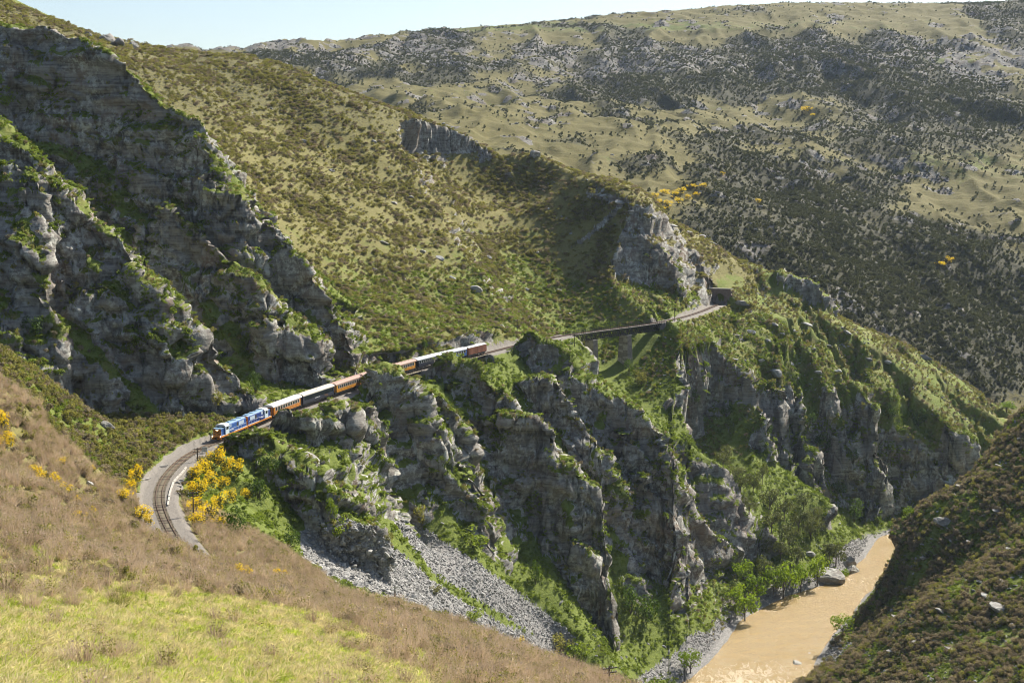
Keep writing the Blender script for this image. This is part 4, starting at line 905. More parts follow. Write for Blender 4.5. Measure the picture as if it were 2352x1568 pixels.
def carriage(name, label, L, body, roof, band=None, n_win=11, strip=False, vents=0, lettering=False, veranda=True, upper=None, cat='carriage'):
    o = thing(name, label, cat, group='carriages of the train'); w = 1.22; zf, ze, zr = 1.05, 3.02, 3.62; hb = L/2-(0.75 if veranda else .1)
    MB().box((0, 0, .93), (L, 2.3, .22)).part('underframe', T_['black'], o)
    for x in (-L*.34, L*.34): bogie(o, x)
    MB().box((0, -.5, .62), (2.6, .8, .5)).part('battery_box', T_['black'], o)
    bd = MB().loft([(-w, zf), (-w, ze), (w, ze), (w, zf)], -hb, hb).part('body', body, o)
    rp = roof_prof(w+.05, ze, zr)
    rf = MB().loft(rp[::-1], -L/2, L/2).part('roof', roof, o)
    MB().box((0, w+.06, ze-.02), (L, .06, .08)).part('gutter', roof, rf); MB().box((0, -w-.06, ze-.02), (L, .06, .08)).part('gutter', roof, rf)
    for y in (-w-.012, w+.012):
        if strip: MB().box((0, y, 2.32), (2*hb-1.6, .03, .92)).part('window_strip', T_['glass'], bd)
        elif n_win:
            pitch = (2*hb-1.0)/n_win
            for i in range(n_win):
                x = -hb+.5+pitch*(i+.5)
                fr = MB().box((x, y, 2.38), (pitch*.86, .025, .86)).part('window', T_['galv'], bd); MB().box((x, y+math.copysign(.012, y), 2.38), (pitch*.62, .03, .72)).part('pane', T_['glass'], fr)
        if upper: MB().box((0, y, 2.78), (2*hb-.2, .03, .40)).part('name_board', upper, bd)
        if band: MB().box((0, y, 1.62), (2*hb-.3, .03, .06)).part('trim_line', band, bd); MB().box((0, y, 1.22), (2*hb-.3, .03, .05)).part('trim_line', band, bd)
        if lettering:
            tx = MB()
            for i in range(4): tx.box((-.4+i*.24, y, 1.62), (.17, .035, .2))
            for i in range(7): tx.box((.85+i*.22, y, 1.62), (.15, .035, .2))
            tx.part('lettering', T_['white'], bd)
            MB().bar((-3.2, y, 1.62), (-5.2, y, 1.36), .03, .1).part('flourish', T_['yellow'], bd)
    for s_ in (-1, 1):
        MB().box((s_*(hb+.02), 0, 2.0), (.05, .75, 1.9)).part('end_door', T_['trim'] if band else T_['black'], bd)
        if veranda:
            rl = MB()
            for y in (-1.1, -.45, .45, 1.1): rl.bar((s_*(L/2-.06), y, 1.04), (s_*(L/2-.06), y, 2.05 if abs(y) < 1 else 3.0), .06)
            rl.bar((s_*(L/2-.06), -1.1, 2.05), (s_*(L/2-.06), -.45, 2.05), .05); rl.bar((s_*(L/2-.06), 1.1, 2.05), (s_*(L/2-.06), .45, 2.05), .05); rl.part('end_rail', T_['black'], o)
        MB().box((s_*(L/2+.12), 0, .85), (.4, .25, .3)).part('coupler', T_['black'], o)
    for i in range(vents): MB().box((-L/2+L*(i+.5)/vents, .42, zr-.02), (.28, .28, .16)).part('roof_vent', T_['black'], rf)
    return o
V = [carriage('passenger_carriage', 'orange carriage with a white roof behind the second locomotive', 16.6, T_['orange'], T_['white'], T_['trim'], 10, upper=None),
     carriage('panorama_carriage', 'dark navy carriage with one long window strip and cream roof', 18.2, T_['navy'], T_['roofcream'], None, 0, strip=True, lettering=True, veranda=False, vents=1),
     carriage('passenger_carriage', 'yellow carriage with brown roof just behind the dark navy carriage', 16.6, T_['yellow'], T_['roofbrown'], T_['trim'], 12),
     carriage('passenger_carriage', 'brown roofed carriage mostly hidden behind the second rock knob', 16.6, T_['yellow'], T_['roofbrown'], T_['trim'], 12),
     carriage('passenger_carriage', 'yellow carriage with dotted roof vents crossing the small bridge between knobs', 16.6, T_['yellow'], T_['roofbrown'], T_['trim'], 12, vents=7),
     carriage('passenger_carriage', 'dark carriage with a pale grey roof disappearing behind the grassy knob', 15.2, T_['navy'], T_['roofgrey'], None, 10),
     carriage('passenger_carriage', 'blue carriage with pale grey roof next to the red brown wagon', 14.6, T_['blue'], T_['roofgrey'], None, 9, veranda=False)]
s = 134.6
for o, L in zip(V, (16.6, 18.2, 16.6, 16.6, 16.6, 15.2, 14.6)):
    place_vehicle(o, s, L); s += L+0.75
def box_wagon():
    o = thing('box_wagon', 'rust red box wagon at the tail of the train', 'wagon'); L = 12.4
    MB().box((0, 0, .90), (L, 2.3, .22)).part('underframe', T_['black'], o)
    for x in (-4.2, 4.2): bogie(o, x)
    bd = MB().loft([(-1.22, 1.02), (-1.22, 3.18), (1.22, 3.18), (1.22, 1.02)], -L/2, L/2).part('body', T_['wagon'], o)
    for y in (-1.235, 1.235):
        for x in (-3.1, 3.1): MB().box((x, y, 2.1), (5.7, .05, 2.0)).part('side_door', T_['wagon'], bd)
        MB().box((0, y*1.02, 2.1), (.12, .07, 2.1)).part('door_post', T_['black'], bd)
        rb = MB()
        for x in np.arange(-5.8, 5.9, .82): rb.box((x, y*1.03, 2.1), (.07, .04, 1.96))
        rb.part('ribs', T_['wagon'], bd)
        MB().box((0, y*1.03, 1.06), (L, .06, .10)).part('sill', T_['wagon'], bd)
    rf = MB().loft([(-1.3, 3.18), (-1.25, 3.26), (-.5, 3.46), (.5, 3.46), (1.25, 3.26), (1.3, 3.18)], -L/2-.05, L/2+.05).part('roof', T_['galv'], o)
    MB().box((-2.8, 0, 3.49), (3.4, 1.3, .08)).part('roof_sheet', T_['white'], rf)
    return o
W_ = box_wagon(); place_vehicle(W_, 254.6, 12.4)

# ---- main viaduct
def frame_at(s): p = track_at(s); d = track_dir(s); return p, math.atan2(d[1], d[0])
s0, s1 = 327.0, 386.0; pa, pb = track_at(s0), track_at(s1); vdir = (pb-pa)/np.linalg.norm(pb-pa); vang = math.atan2(vdir[1], vdir[0]); VL = float(np.linalg.norm(pb-pa))
via = thing('viaduct', 'iron truss railway viaduct on two tapering stone piers across the gully', 'bridge', (pa[0], pa[1], RT), vang)
# the deck bows a little with the line: track offset in the viaduct's own frame
def vloc(s, w=0, z=0):
    p = off(s, w, 0); q = Vector((p.x-pa[0], p.y-pa[1], 0)); return Vector((q.x*vdir[0]+q.y*vdir[1], -q.x*vdir[1]+q.y*vdir[0], z))
SS = np.linspace(s0, s1, 40)
for wz in ((0, -.32),):
    mb = MB()
    for a, b in zip(SS[:-1], SS[1:]): mb.bar(vloc(a, 0, -.34), vloc(b, 0, -.34), 3.3, .16)
    mb.part('deck', T_['sleeper'], via)
for sd_ in (-1, 1):
    tr = MB(); w = sd_*1.15
    for a, b in zip(SS[:-1], SS[1:]):
        tr.bar(vloc(a, w, -.62), vloc(b, w, -.62), .28, .3); tr.bar(vloc(a, w, -3.0), vloc(b, w, -3.0), .28, .24)
    NP = 44; gs = np.linspace(s0, s1, NP+1)
    for i in range(NP):
        tr.bar(vloc(gs[i], w, -2.95), vloc(gs[i+1], w, -.65), .10, .16); tr.bar(vloc(gs[i], w+.04, -.65), vloc(gs[i+1], w+.04, -2.95), .10, .16)
        if i % 2 == 0: tr.bar(vloc(gs[i], w, -2.95), vloc(gs[i], w, -.65), .12, .12)
    tr.part('truss', T_['iron'], via)
    hr = MB(); w = sd_*1.62
    for i in range(NP+1): hr.bar(vloc(gs[i], w, -.3), vloc(gs[i], w, .95), .07)
    hr.part('handrail_posts', T_['iron'], via)
    for z in (.92, .42):
        hr = MB()
        for a, b in zip(SS[:-1], SS[1:]): hr.bar(vloc(a, w, z), vloc(b, w, z), .06)
        hr.part('handrail', T_['iron'], via)
    fl = MB()
    for a, b in zip(SS[:-1], SS[1:]): fl.bar(vloc(a, sd_*1.45, -.25), vloc(b, sd_*1.45, -.25), .3, .05)
    fl.part('walkway_plank', T_['pale'], via)
def masonry(parent, c, d0, d1, z0, z1, rz, nm='pier', caps=True, course=0.62, mm='stone'):
    """tapering stone pier laid in courses, every course its own ring of blocks standing slightly proud"""
    o = MB(); root = MB(); 
    pr = new_obj(nm, None, parent) if False else None
    core = MB().frus((0, 0, z0), (d0[0]-.12, d0[1]-.12), (d1[0]-.12, d1[1]-.12), z1-z0).part(nm, T_[mm], parent)
    core.location = c; core.rotation_euler = (0, 0, rz)
    n = int((z1-z0)/course); blocks = []
    for i in range(n):
        t = (i+.5)/n; dx = d0[0]+(d1[0]-d0[0])*t; dy = d0[1]+(d1[1]-d0[1])*t; z = z0+(z1-z0)*t; h = (z1-z0)/n-.05
        nb = 3
        for k_ in range(nb):
            for sgn in (-1, 1):
                sh = (.5 if i % 2 else 0)*.3
                blocks.append(((-dx/2+dx*(k_+.5)/nb+(sh if k_ == 1 else 0), sgn*(dy/2-.12), z), (dx/nb-.05, .26+random.uniform(0, .05), h)))
        for sgn in (-1, 1):
            for k_ in range(2): blocks.append(((sgn*(dx/2-.12), -dy/4+dy*k_/2, z), (.26+random.uniform(0, .07), dy/2-.06, h)))
    for c_, d_ in blocks: MB().box(c_, d_).part('stone_block', T_['stone2' if (abs(c_[0]) > d0[0]*.33 and random.random() < .45) else mm], core)
    if caps: MB().box((0, 0, z1+.14), (d1[0]+.35, d1[1]+.35, .28)).part('pier_cap', T_['stone2'], core)
    return core
for pxc, py_base in ((1360, 838), (1434, 818)):
    sP = s_near_px(pxc, 757 if pxc < 1400 else 748)
    v = vloc(sP); g = off(sP, 0, 0); gz = min(ground_z(g.x, g.y), ground_z(g.x+2, g.y-3))-1.2
    masonry(via, (v.x, v.y, 0), (3.4, 5.2), (2.5, 3.9), gz-RT, -3.45, 0.0, 'pier', course=.75)
def abut(sA, L, z0, name='abutment'):
    v = vloc(sA); d = track_dir(sA); r = math.atan2(d[1], d[0])-vang
    m_ = masonry(via, (v.x, v.y, 0), (L, 4.6), (L, 4.2), z0, -.75, r, name, False, .8)
    MB().box((0, 0, -.62), (L+.5, 4.9, .24)).part('coping', T_['coping'], m_); return m_
abut(325.2, 4.4, -7.5); abut(388.5, 5.0, -7.0)
# small bridges among the knobs
for i_, ((a, b), lb) in enumerate(zip(MINI_S, ('short girder bridge on a concrete pier under the yellow carriage', 'short railed bridge under the rust red wagon'))):
    p, r = frame_at((a+b)/2); L = b-a+2
    o = thing('girder_bridge', lb, 'bridge', (p[0], p[1], RT), r)
    for y in (-.9, .9): MB().box((0, y, -.85), (L, .3, .9)).part('girder', T_['iron'], o)
    MB().box((0, 0, -.33), (L, 3.0, .12)).part('deck', T_['sleeper'], o)
    for e in ((1,) if i_ == 0 else (1, -1)): 
        pr_ = MB().frus((e*(L/2-.5), 0, -6.5), (1.5, 3.6), (1.2, 3.2), 5.2).part('pier', T_['concrete'], o); MB().box((e*(L/2-.5), 0, -1.38), (1.6, 3.8, .2)).part('pier_cap', T_['coping'], pr_)
    for y in (-1.5, 1.5):
        h_ = MB()
        for x in np.arange(-L/2, L/2+.1, 1.4): h_.bar((x, y, -.3), (x, y, .8), .06)
        h_.bar((-L/2, y, .78), (L/2, y, .78), .05); h_.part('handrail', T_['iron'], o)

# ---- tunnel portal
sT = s_near_px(1652, 695)+0.5; p, r = frame_at(sT)
tun = thing('tunnel_portal', 'stone tunnel portal with dark arched mouth cut into the grassy spur', 'tunnel', (p[0], p[1], RT-.25), r)
W2, H2, ar, sp = 5.6, 6.6, 2.0, 2.5
mb = MB(); arch = [(-ar, 0), (-ar, sp)]+[(-ar*math.cos(t), sp+ar*1.05*math.sin(t)) for t in np.linspace(0, math.pi, 13)[1:-1]]+[(ar, sp), (ar, 0)]
outl = [(-W2, 0), (-W2, sp)]+[(-W2+2*W2*i/12, H2) for i in range(1, 12)]+[(W2, sp), (W2, 0)]
for x in (0.0, 1.0):
    for q in arch+outl: mb.v.append((x, q[0], q[1]))
n = len(arch)
for i in range(n-1):
    mb.f += [(i, i+1, n+i+1, n+i), (2*n+i, 3*n+i, 3*n+i+1, 2*n+i+1), (i, 2*n+i, 2*n+i+1, i+1), (n+i, n+i+1, 3*n+i+1, 3*n+i)]
face_o = mb.part('portal_wall', T_['tstone'], tun)
for i in range(len(arch)-1):
    a, b = Vector((-.06, *arch[i])), Vector((-.06, *arch[i+1])); c_ = (a+b)/2; out_ = Vector((0, c_.y, c_.z-sp if c_.z > sp else 0)).normalized()
    MB().bar(a+out_*.25, b+out_*.25, .16, .5).part('arch_stone', T_['tstone'], face_o)
for zi in range(8):
    for yi in range(9):
        y = -W2+(yi+.5+(.5 if zi % 2 else 0))*2*W2/9; z = .45+zi*.78
        if abs(y) < ar+.6 and z < sp+ar+.6 or abs(y) > W2-.5: continue
        MB().box((-.02, y, z), (.14+random.uniform(0, .05), 1.18, .72)).part('stone_block', T_['tstone'], face_o)
MB().box((.4, 0, H2+.14), (1.5, 2*W2+.5, .34)).part('coping', T_['coping'], tun)
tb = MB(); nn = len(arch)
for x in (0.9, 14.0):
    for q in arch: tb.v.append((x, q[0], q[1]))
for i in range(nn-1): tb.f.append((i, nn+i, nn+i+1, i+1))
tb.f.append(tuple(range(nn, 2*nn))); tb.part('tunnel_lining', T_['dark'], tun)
# ------------------------------------------------------------------ where a measured point meets the ground
_ppx, _ppy, _pd = proj(np.stack([Xd, Yd, Zd], -1))
def hit(px, py):
    """ground point (and metres per photo pixel there) under a measured point."""
    r = ray(px, py); best = None
    i0 = int(np.clip(np.searchsorted(az, (px-CX)/F*1.02), 3, NC-4))
    i0 = int(np.argmin(np.abs(np.array([np.interp(py, _ppy[i][::-1], _ppx[i][::-1]) for i in range(i0-25 if i0 > 25 else 0, min(i0+25, NC))])-px)))+max(i0-25, 0)
    col = _ppy[i0]; run = np.minimum.accumulate(col); j = int(np.argmax(run <= py))
    return Vector((Xd[i0, j], Yd[i0, j], Zd[i0, j])), float(_pd[i0, j])/F
ORD = 'first second third fourth fifth sixth seventh eighth ninth tenth eleventh twelfth thirteenth fourteenth fifteenth sixteenth seventeenth eighteenth nineteenth twentieth'.split()+['twenty '+q for q in 'first second third fourth fifth'.split()]
def by_x(L):
    """measured places with their order from the left"""
    r = sorted(range(len(L)), key=lambda i: L[i][0]); o = [''] * len(L)
    for n, i in enumerate(r): o[i] = ORD[n] if n < len(L)-1 else 'rightmost'
    if L: o[r[0]] = 'leftmost'
    return list(zip(L, o))
def part_np(name, V, Fc, m, parent): return new_obj(name, mesh_np(name, V, Fc, m, smooth=False), parent)
kinds = {}
def make_kind(kd, rng):
    """one plant of each kind, one metre across and one metre high, with its parts (data only, copied later)."""
    out = []
    for v in range(3):
        L = []
        if kd in ('lime', 'kanuka', 'tree'):
            lm = {'lime': 'lime', 'kanuka': 'kanuka', 'tree': 'bush'}[kd]
            V, Q = leaves_np(620, (0.5, 0.5, 0.40), 0.032, rng, lumps=11); V[:, 2] += 0.20
            L.append(('crown', mesh_np('crown', V, Q, ML[lm], smooth=False)))
            t = MB().tube((0, 0, -.12), (.02, 0, .45), .028, .016, 7); L.append(('trunk', t.mesh('trunk', ML['bark'])))
            for a in rng.uniform(0, 6.28, 5):
                L.append(('limb', MB().tube((.0, 0, rng.uniform(.12, .35)), (.26*math.cos(a), .26*math.sin(a), rng.uniform(.5, .7)), .014, .005, 5).mesh('limb', ML['bark'])))
        elif kd in ('bush', 'green', 'grey'):
            lm = {'bush': 'bush', 'green': 'green', 'grey': 'olive'}[kd]
            V, Q = leaves_np(520, (0.52, 0.52, 0.52), 0.036, rng, lumps=10); L.append(('foliage', mesh_np('foliage', V, Q, ML[lm], smooth=False)))
            V, Q = blades_np(14, .12, .6, .012, rng, .7); L.append(('stems', mesh_np('stems', V, Q, ML['bark'], smooth=False)))
        elif kd == 'gorse':
            V, Q = leaves_np(300, (0.5, 0.5, 0.48), 0.040, rng, lumps=9); L.append(('foliage', mesh_np('foliage', V, Q, ML['gorse_green'], smooth=False)))
            V, Q = leaves_np(420, (0.58, 0.58, 0.60), 0.034, rng, lumps=9); V[:, 2] += .05; L.append(('flowers', mesh_np('flowers', V, Q, ML['gorse'], smooth=False)))
        elif kd == 'ivy':
            V, Q = leaves_np(520, (0.5, 0.45, 0.55), 0.036, rng, lumps=8); L.append(('foliage', mesh_np('foliage', V, Q, ML['bush'], smooth=False)))
        out.append(L)
    return out
prg = np.random.default_rng(5)
def plant(kd, name, cat, px, py, w, h, label, group=None):
    if kd not in kinds: kinds[kd] = make_kind(kd, prg)
    p, mpp = hit(px, py); o = thing(name, label, cat, p-Vector((0, 0, .1)), prg.uniform(0, 6.28), group)
    s = (w*mpp, w*mpp, h*mpp*1.03) if kd != 'gorse' else (w*mpp*1.05, w*mpp*1.05, h*mpp*1.2)
    for nm, me in kinds[kd][prg.integers(0, 3)]:
        c = new_obj(nm, me, o); c.scale = s
        if nm == 'flowers': c['kind'] = 'stuff'
    return o
g_ = 'lime green willows on the left river bank'
for px, py, w, h, lb in [
 (1712,1432,75,90,'lime green willow nearest the grassy bank, its crown over the muddy water'), (1740,1385,70,75,'lime green willow just behind the front willow on the river bank'), (1708,1350,60,60,'lime green willow highest up the bank below the grey cliff'),
 (1762,1372,62,72,'lime green willow second in the riverside row, with dark forked trunk'), (1800,1385,75,85,'wide lime green willow in the middle of the riverside row'), (1838,1368,60,78,'lime green willow beside the big grey river boulder, second from the row end'), (1876,1352,62,80,'lime green willow at the far end of the row against the big boulder'),
 (1828,1392,42,26,'small low lime green bush standing in the water edge before the row'), (1936,1458,62,52,'lone lime green willow on the right bank under the heathy slope'), (1586,1550,62,60,'lime green willow at the bottom edge beside the rapids'),
 (1934,1342,34,40,'small pale willow among the boulders where the river narrows'), (1690,1405,60,60,'lime green willow at the left end of the riverside row')]:
    plant('lime', 'willow_tree', 'tree', px, py, w, h, lb, g_)
g_ = 'grey green trees on the bank below the columnar cliff'
for (px, py, w, h), od in by_x([(1652,1085,45,45),(1690,1105,48,42),(1730,1135,50,55),(1752,1120,34,60),(1768,1180,60,60),(1800,1205,60,60),(1835,1230,60,62),(1772,1232,55,60),(1812,1262,60,60),(1862,1250,56,60),(1752,1285,55,65),(1790,1300,58,62),(1832,1302,55,60),(1920,1310,60,66),(1872,1215,50,52),(1720,1180,44,50),(1748,1335,50,60),(1700,1130,40,42),(1905,1290,44,48),(1670,1062,40,36),(1845,1178,44,44),(1890,1232,40,44)]):
    plant('kanuka', 'riverside_tree', 'tree', px, py, w, h, od+' grey green tree in the grove between columnar cliff and river', g_)
for px, py, w, h, kd, nm, lb in [
 (601,915,42,60,'tree','round_tree','bright green round tree standing beside the line behind the locomotives'), (972,812,36,34,'tree','round_tree','small bright green tree above the grey roofed carriage'),
 (595,1145,55,58,'bush','round_bush','rounded dark bush at the foot of the rock knob on the bright grass'), (540,1232,66,70,'bush','round_bush','large dark dome shaped bush beside the yellow gorse below the rail curve'), (668,1256,48,52,'bush','round_bush','dark bush at the top edge of the grey scree'), (622,1085,55,48,'bush','round_bush','leafy bush growing against the low crag above the dome bush'),
 (763,1205,34,66,'green','leafy_bush','tall leafy bush at the cliff foot beside the scree'), (776,1240,48,52,'green','leafy_bush','leafy bush just below the tall one on the scree edge'), (968,1206,44,44,'grey','leafy_bush','olive bush on the bank under the third crag'), (1085,1262,80,52,'green','leafy_bush','wide bright bush below the crag in the middle of the green slope'),
 (490,945,34,46,'grey','cliff_bush','olive bush growing on the cutting face left of the locomotive'), (1446,1412,60,76,'bush','dark_bush','dark bush in the gully at the foot of the last crag'), (1482,1432,72,66,'bush','dark_bush','round dark bush on the lower green slope next to the gully'), (1228,1345,28,60,'bush','ivy_bush','dark ivy column hanging on the small rock above the scree'),
 (1330,1530,80,62,'green','leafy_bush','leafy bush at the lower end of the grey scree'), (1290,1500,60,50,'grey','leafy_bush','olive bush at the lower right edge of the scree'), (1092,1440,50,40,'green','leafy_bush','bright bush where the scree meets the brown slope'), (1445,862,26,44,'bush','ivy_bush','ivy covered stump under the second viaduct pier'), (1474,888,40,36,'grey','leafy_bush','pale olive bush in the gully below the viaduct'),
 (1000,1368,34,26,'grey','leafy_bush','small dark scrub bush at the upper edge of the scree'), (880,1245,30,28,'grey','leafy_bush','brownish bush on the scree under the second crag'), (896,1262,28,30,'grey','leafy_bush','second brownish bush lower on the scree'),
 (1925,1145,44,46,'tree','round_tree','green tree standing on the grass under the columnar cliff'), (1962,1205,52,58,'tree','round_tree','round green tree at the right end of the lit grass bank'), (2048,1212,26,22,'lime','willow_tree','tiny lime tree by the water in the cliff shadow'), (2086,1192,34,28,'lime','willow_tree','small lime tree at the far bend of the river'),
 (1588,985,36,34,'bush','cliff_bush','dark bush at the top of the first rock column'), (1850,985,34,40,'bush','cliff_bush','bush on the cliff between the rock columns'), (1668,955,30,30,'bush','cliff_bush','dark bush on the left columnar cliff'), (1890,1040,44,52,'bush','cliff_bush','large bush in the dark cleft of the columnar cliff'), (1955,1065,30,34,'bush','cliff_bush','bush halfway down the middle rock column'), (1770,1010,30,32,'bush','cliff_bush','bush on the ledge above the grove'), (2040,960,40,36,'bush','cliff_bush','bush on the cliff top near the right end'), (2110,985,40,44,'bush','cliff_bush','dark bush in the last gully of the columnar cliff'),
 (2162,752,28,20,'green','leafy_bush','single bright bush on the dark far slope'), (2312,945,52,24,'lime','willow_tree','lime green tree top showing beyond the spur end'),
 (300,820,52,36,'green','ledge_bush','bright clump on the grassy ledge of the nearest cliff'), (310,800,40,30,'green','ledge_bush','second bright clump on that cliff ledge'),
 (15,250,50,50,'green','ledge_bush','green clump on the cliff at the left picture edge'), (72,775,60,50,'bush','dark_bush','dark bush in the shadow under the lowest left cliff')]:
    plant(kd, nm, 'tree' if 'tree' in nm else 'bush', px, py, w, h, lb)
GO = [('gorse bush in flower between the rail curve and the bright grass', 'gorse in the big patch inside the rail curve', [(470,1095,40,34),(495,1080,44,38),(520,1092,40,34),(540,1105,34,34),(450,1112,38,34),(442,1140,34,30),(462,1150,40,36),(485,1130,40,36),(452,1182,44,38),(478,1200,48,36),(500,1180,40,36),(505,1215,34,26),(455,1210,40,30),(530,1165,30,30),(565,1150,24,26),(512,1128,34,28)]),
      ('gorse bush in flower on the bank left of the rail curve', 'gorse on the bank left of the rails', [(312,1110,34,30),(300,1140,40,34),(288,1160,36,30),(328,1198,44,34),(338,1210,30,24),(316,1092,24,22),(272,1202,24,16)]),
      ('gorse bush in the yellow streak across the left slope', 'gorse streak across the left slope', [(80,1100,32,22),(100,1115,40,28),(125,1128,44,30),(150,1142,36,26),(175,1160,24,18),(70,1092,26,18),(215,1190,26,22),(180,1200,34,22)]),
      ('gorse bush at the left edge of the photo', 'gorse at the left edge', [(8,1005,34,44),(22,1030,36,30),(6,1045,30,30),(140,1078,20,18),(210,1090,18,14)]),
      ('gorse sprig flowering among the brown broom of the near slope', 'gorse scattered in the near brown scrub', [(542,1325,34,26),(570,1330,32,24),(640,1335,40,28),(655,1340,26,20),(860,1420,24,18),(905,1430,34,20),(935,1436,36,20),(985,1448,44,22),(1005,1455,30,18),(880,1452,30,20),(1075,1470,30,18),(1180,1498,26,18),(1195,1492,24,18),(1235,1518,26,18),(1220,1515,18,14)]),
      ('gorse bush in bloom on the foot of the far hill behind the ridge', 'gorse thicket on the far hill foot', []),
      ('gorse bush on top of the rock beside the tunnel spur', None, [(1812,622,20,14)])]
for lb, gr, L in GO:
    for (px, py, w, h), od in by_x(L): plant('gorse', 'gorse_bush', 'gorse', px, py, w, h, (od+' ' if len(L) > 1 else '')+lb, gr)
def plant_far(px, py, Y, w, h, label, group):
    if 'gorse' not in kinds: kinds['gorse'] = make_kind('gorse', prg)
    r = ray(px, py); ys = np.linspace(720, 2000, 900); q = ys[:, None]*r[None]/r[1]
    z = samp_far(q[:, 0], q[:, 1])[0]; k_ = int(np.argmax(z >= q[:, 2])); p = Vector((q[k_, 0], q[k_, 1], z[k_])); mpp = q[k_, 1]/F
    o = thing('gorse_bush', label, 'gorse', p, prg.uniform(0, 6.28), group)
    for nm, me in kinds['gorse'][prg.integers(0, 3)]: 
        c = new_obj(nm, me, o); c.scale = (w*mpp, w*mpp, h*mpp)
        if nm == 'flowers': c['kind'] = 'stuff'
for (px, py, w, h), od in by_x([(1505,458,22,14),(1525,448,24,14),(1545,455,26,16),(1565,445,26,14),(1590,436,26,12),(1615,432,24,10),(1510,472,24,14),(1535,475,26,14),(1560,468,24,14),(1525,485,22,10),(1580,460,22,12),(1600,452,18,10)]):
    plant_far(px, py, 900, w, h, od+' gorse bush in the flowering thicket at the foot of the far hill', 'gorse thicket on the far hill')
for px, py, w, h, lb in [(2160,612,26,12,'left gorse clump on the far slope above the dark scrub'),(2180,604,26,14,'right gorse clump on the far slope above the dark scrub'),(1852,258,26,14,'small gorse patch high on the far hill'),(1868,268,14,8,'tiny gorse bush below the high patch'),(1660,405,12,8,'tiny gorse bush left on the open far hill'),(1742,468,18,10,'gorse bush alone on the lower far hill')]:
    plant_far(px, py, 900, w, h, lb, None)
# dark shrub in the near corner
rgb = np.random.default_rng(77)
p, mpp = hit(95, 1566)
o = thing('corner_shrub', 'dark twiggy grey green shrub filling the bottom left corner', 'shrub', p+Vector((0, -6, -1.0)))
V, Q = leaves_np(5200, (2.3, 1.6, 1.15), 0.045, rgb, lumps=26); part_np('foliage', V, Q, ML['grey_leaf'], o)
V, Q = blades_np(260, 1.5, 2.6, .010, rgb, .9); part_np('twigs', V, Q, ML['bark'], o)
# single leafless bushes that stand out on the near slope
for px, py, hh, lb in [(70,1405,1.9,'tall leafless broom bush at the left edge of the near grass'), (165,1395,1.7,'pale rounded broom bush on the near grass'), (275,1400,1.8,'green stemmed broom bush right of the pale one on the near grass'), (425,1365,1.5,'thin bare twig bush standing in the near grass'), (905,1500,1.6,'dark bare broom bush on the right of the near grass')]:
    p, mpp = hit(px, py); o = thing('broom_bush', lb, 'bush', p); V, Q = blades_np(240, .9, hh, .011, rgb, .7); part_np('twigs', V, Q, ML['broom' if 'green' not in lb else 'olive'], o)
    V, Q = leaves_np(300, (.9, .8, .5), .035, rgb); V[:, 2] += .5*hh; part_np('foliage', V, Q, ML['broom' if 'green' not in lb else 'olive'], o)

# ------------------------------------------------------------------ rocks one can tell apart
brg = np.random.default_rng(31)
def boulder(px, py, w, h, label, group=None, pale=False, name='boulder', tilt=0.35, seg=3):
    p, mpp = hit(px, py); V, Fc = rock_np(brg, w*mpp*.52, w*mpp*brg.uniform(.35, .5), h*mpp*.5, seg)
    me = mesh_np(name, V, Fc, MAT_STONE if pale else MAT_BOULDER, smooth=False); o = new_obj(name, me, label=label, category='rock', group=group)
    o.location = p+Vector((0, 0, h*mpp*.16)); o.rotation_euler = (brg.normal()*.12, tilt*brg.uniform(.2, 1), brg.uniform(-.5, .5)); return o
for (px, py), od in by_x([(1778,750),(1780,857),(1925,853),(1848,753),(1948,770),(1765,786),(1868,806),(1828,766),(1725,766),(1690,830),(1815,835),(1880,860),(1750,830),(1905,800),(1640,790),(1995,830),(2040,845)]):
    boulder(px, py, brg.uniform(16, 28), brg.uniform(7, 11), od+' pale flat rock lying in the grass of the spur beyond the viaduct', 'pale rocks on the spur beyond the viaduct', True)
boulder(1782,862,36,18,'largest pale boulder halfway down the spur beyond the viaduct', None, True); boulder(2122,826,36,16,'pale boulder on the skyline edge of the far spur', None, True); boulder(1702,700,30,14,'grey boulder just right of the tunnel portal')
for (px, py), od in by_x([(1421,467),(1448,487),(1478,484),(1385,459),(1315,383),(1398,414),(1340,398),(1500,500),(1545,522),(1580,535),(1612,548),(1635,560)]):
    boulder(px, py, brg.uniform(16, 30), brg.uniform(7, 12), od+' pale rock slab along the crest of the ridge above the tunnel', 'pale slabs along the ridge crest', True)
boulder(1228,362,26,26,'dark square rock standing on the ridge crest')
for (px, py), od in by_x([(971,582),(1208,668),(1284,674),(861,626),(914,622),(944,458),(1154,716),(880,560),(1040,640),(1010,600),(1000,560),(905,470),(760,395),(860,330),(1120,600),(700,330)]):
    boulder(px, py, brg.uniform(14, 26), brg.uniform(8, 12), od+' grey rock poking out of the scrubby hillside above the train', 'rocks in the hillside above the train', brg.random() < .6)
boulder(1094,670,34,20,'pale overhanging slab on the hillside above the wagon', None, True); boulder(1154,757,18,14,'white fallen block beside the line behind the wagon', None, True)
for (px, py), od in by_x([(2132,1468),(2108,1478),(2302,1348),(2265,1370),(2162,1405),(2252,1340),(2322,1264),(2290,1180),(2230,1250),(2060,1420),(2180,1500),(2240,1520),(2330,1440),(2120,1290),(2210,1120),(2340,1020),(2290,1080),(2050,1500)]):
    boulder(px, py, brg.uniform(16, 34), brg.uniform(6, 10), od+' pale rock jutting from the heath of the right bank slope', 'rocks in the right bank heath', False, 'boulder', .5)
boulder(2288,1412,46,34,'large grey boulder leaning in the heath near the right edge', None, False); boulder(2165,1212,50,26,'grey ledge of rock at the top left of the heathy slope')
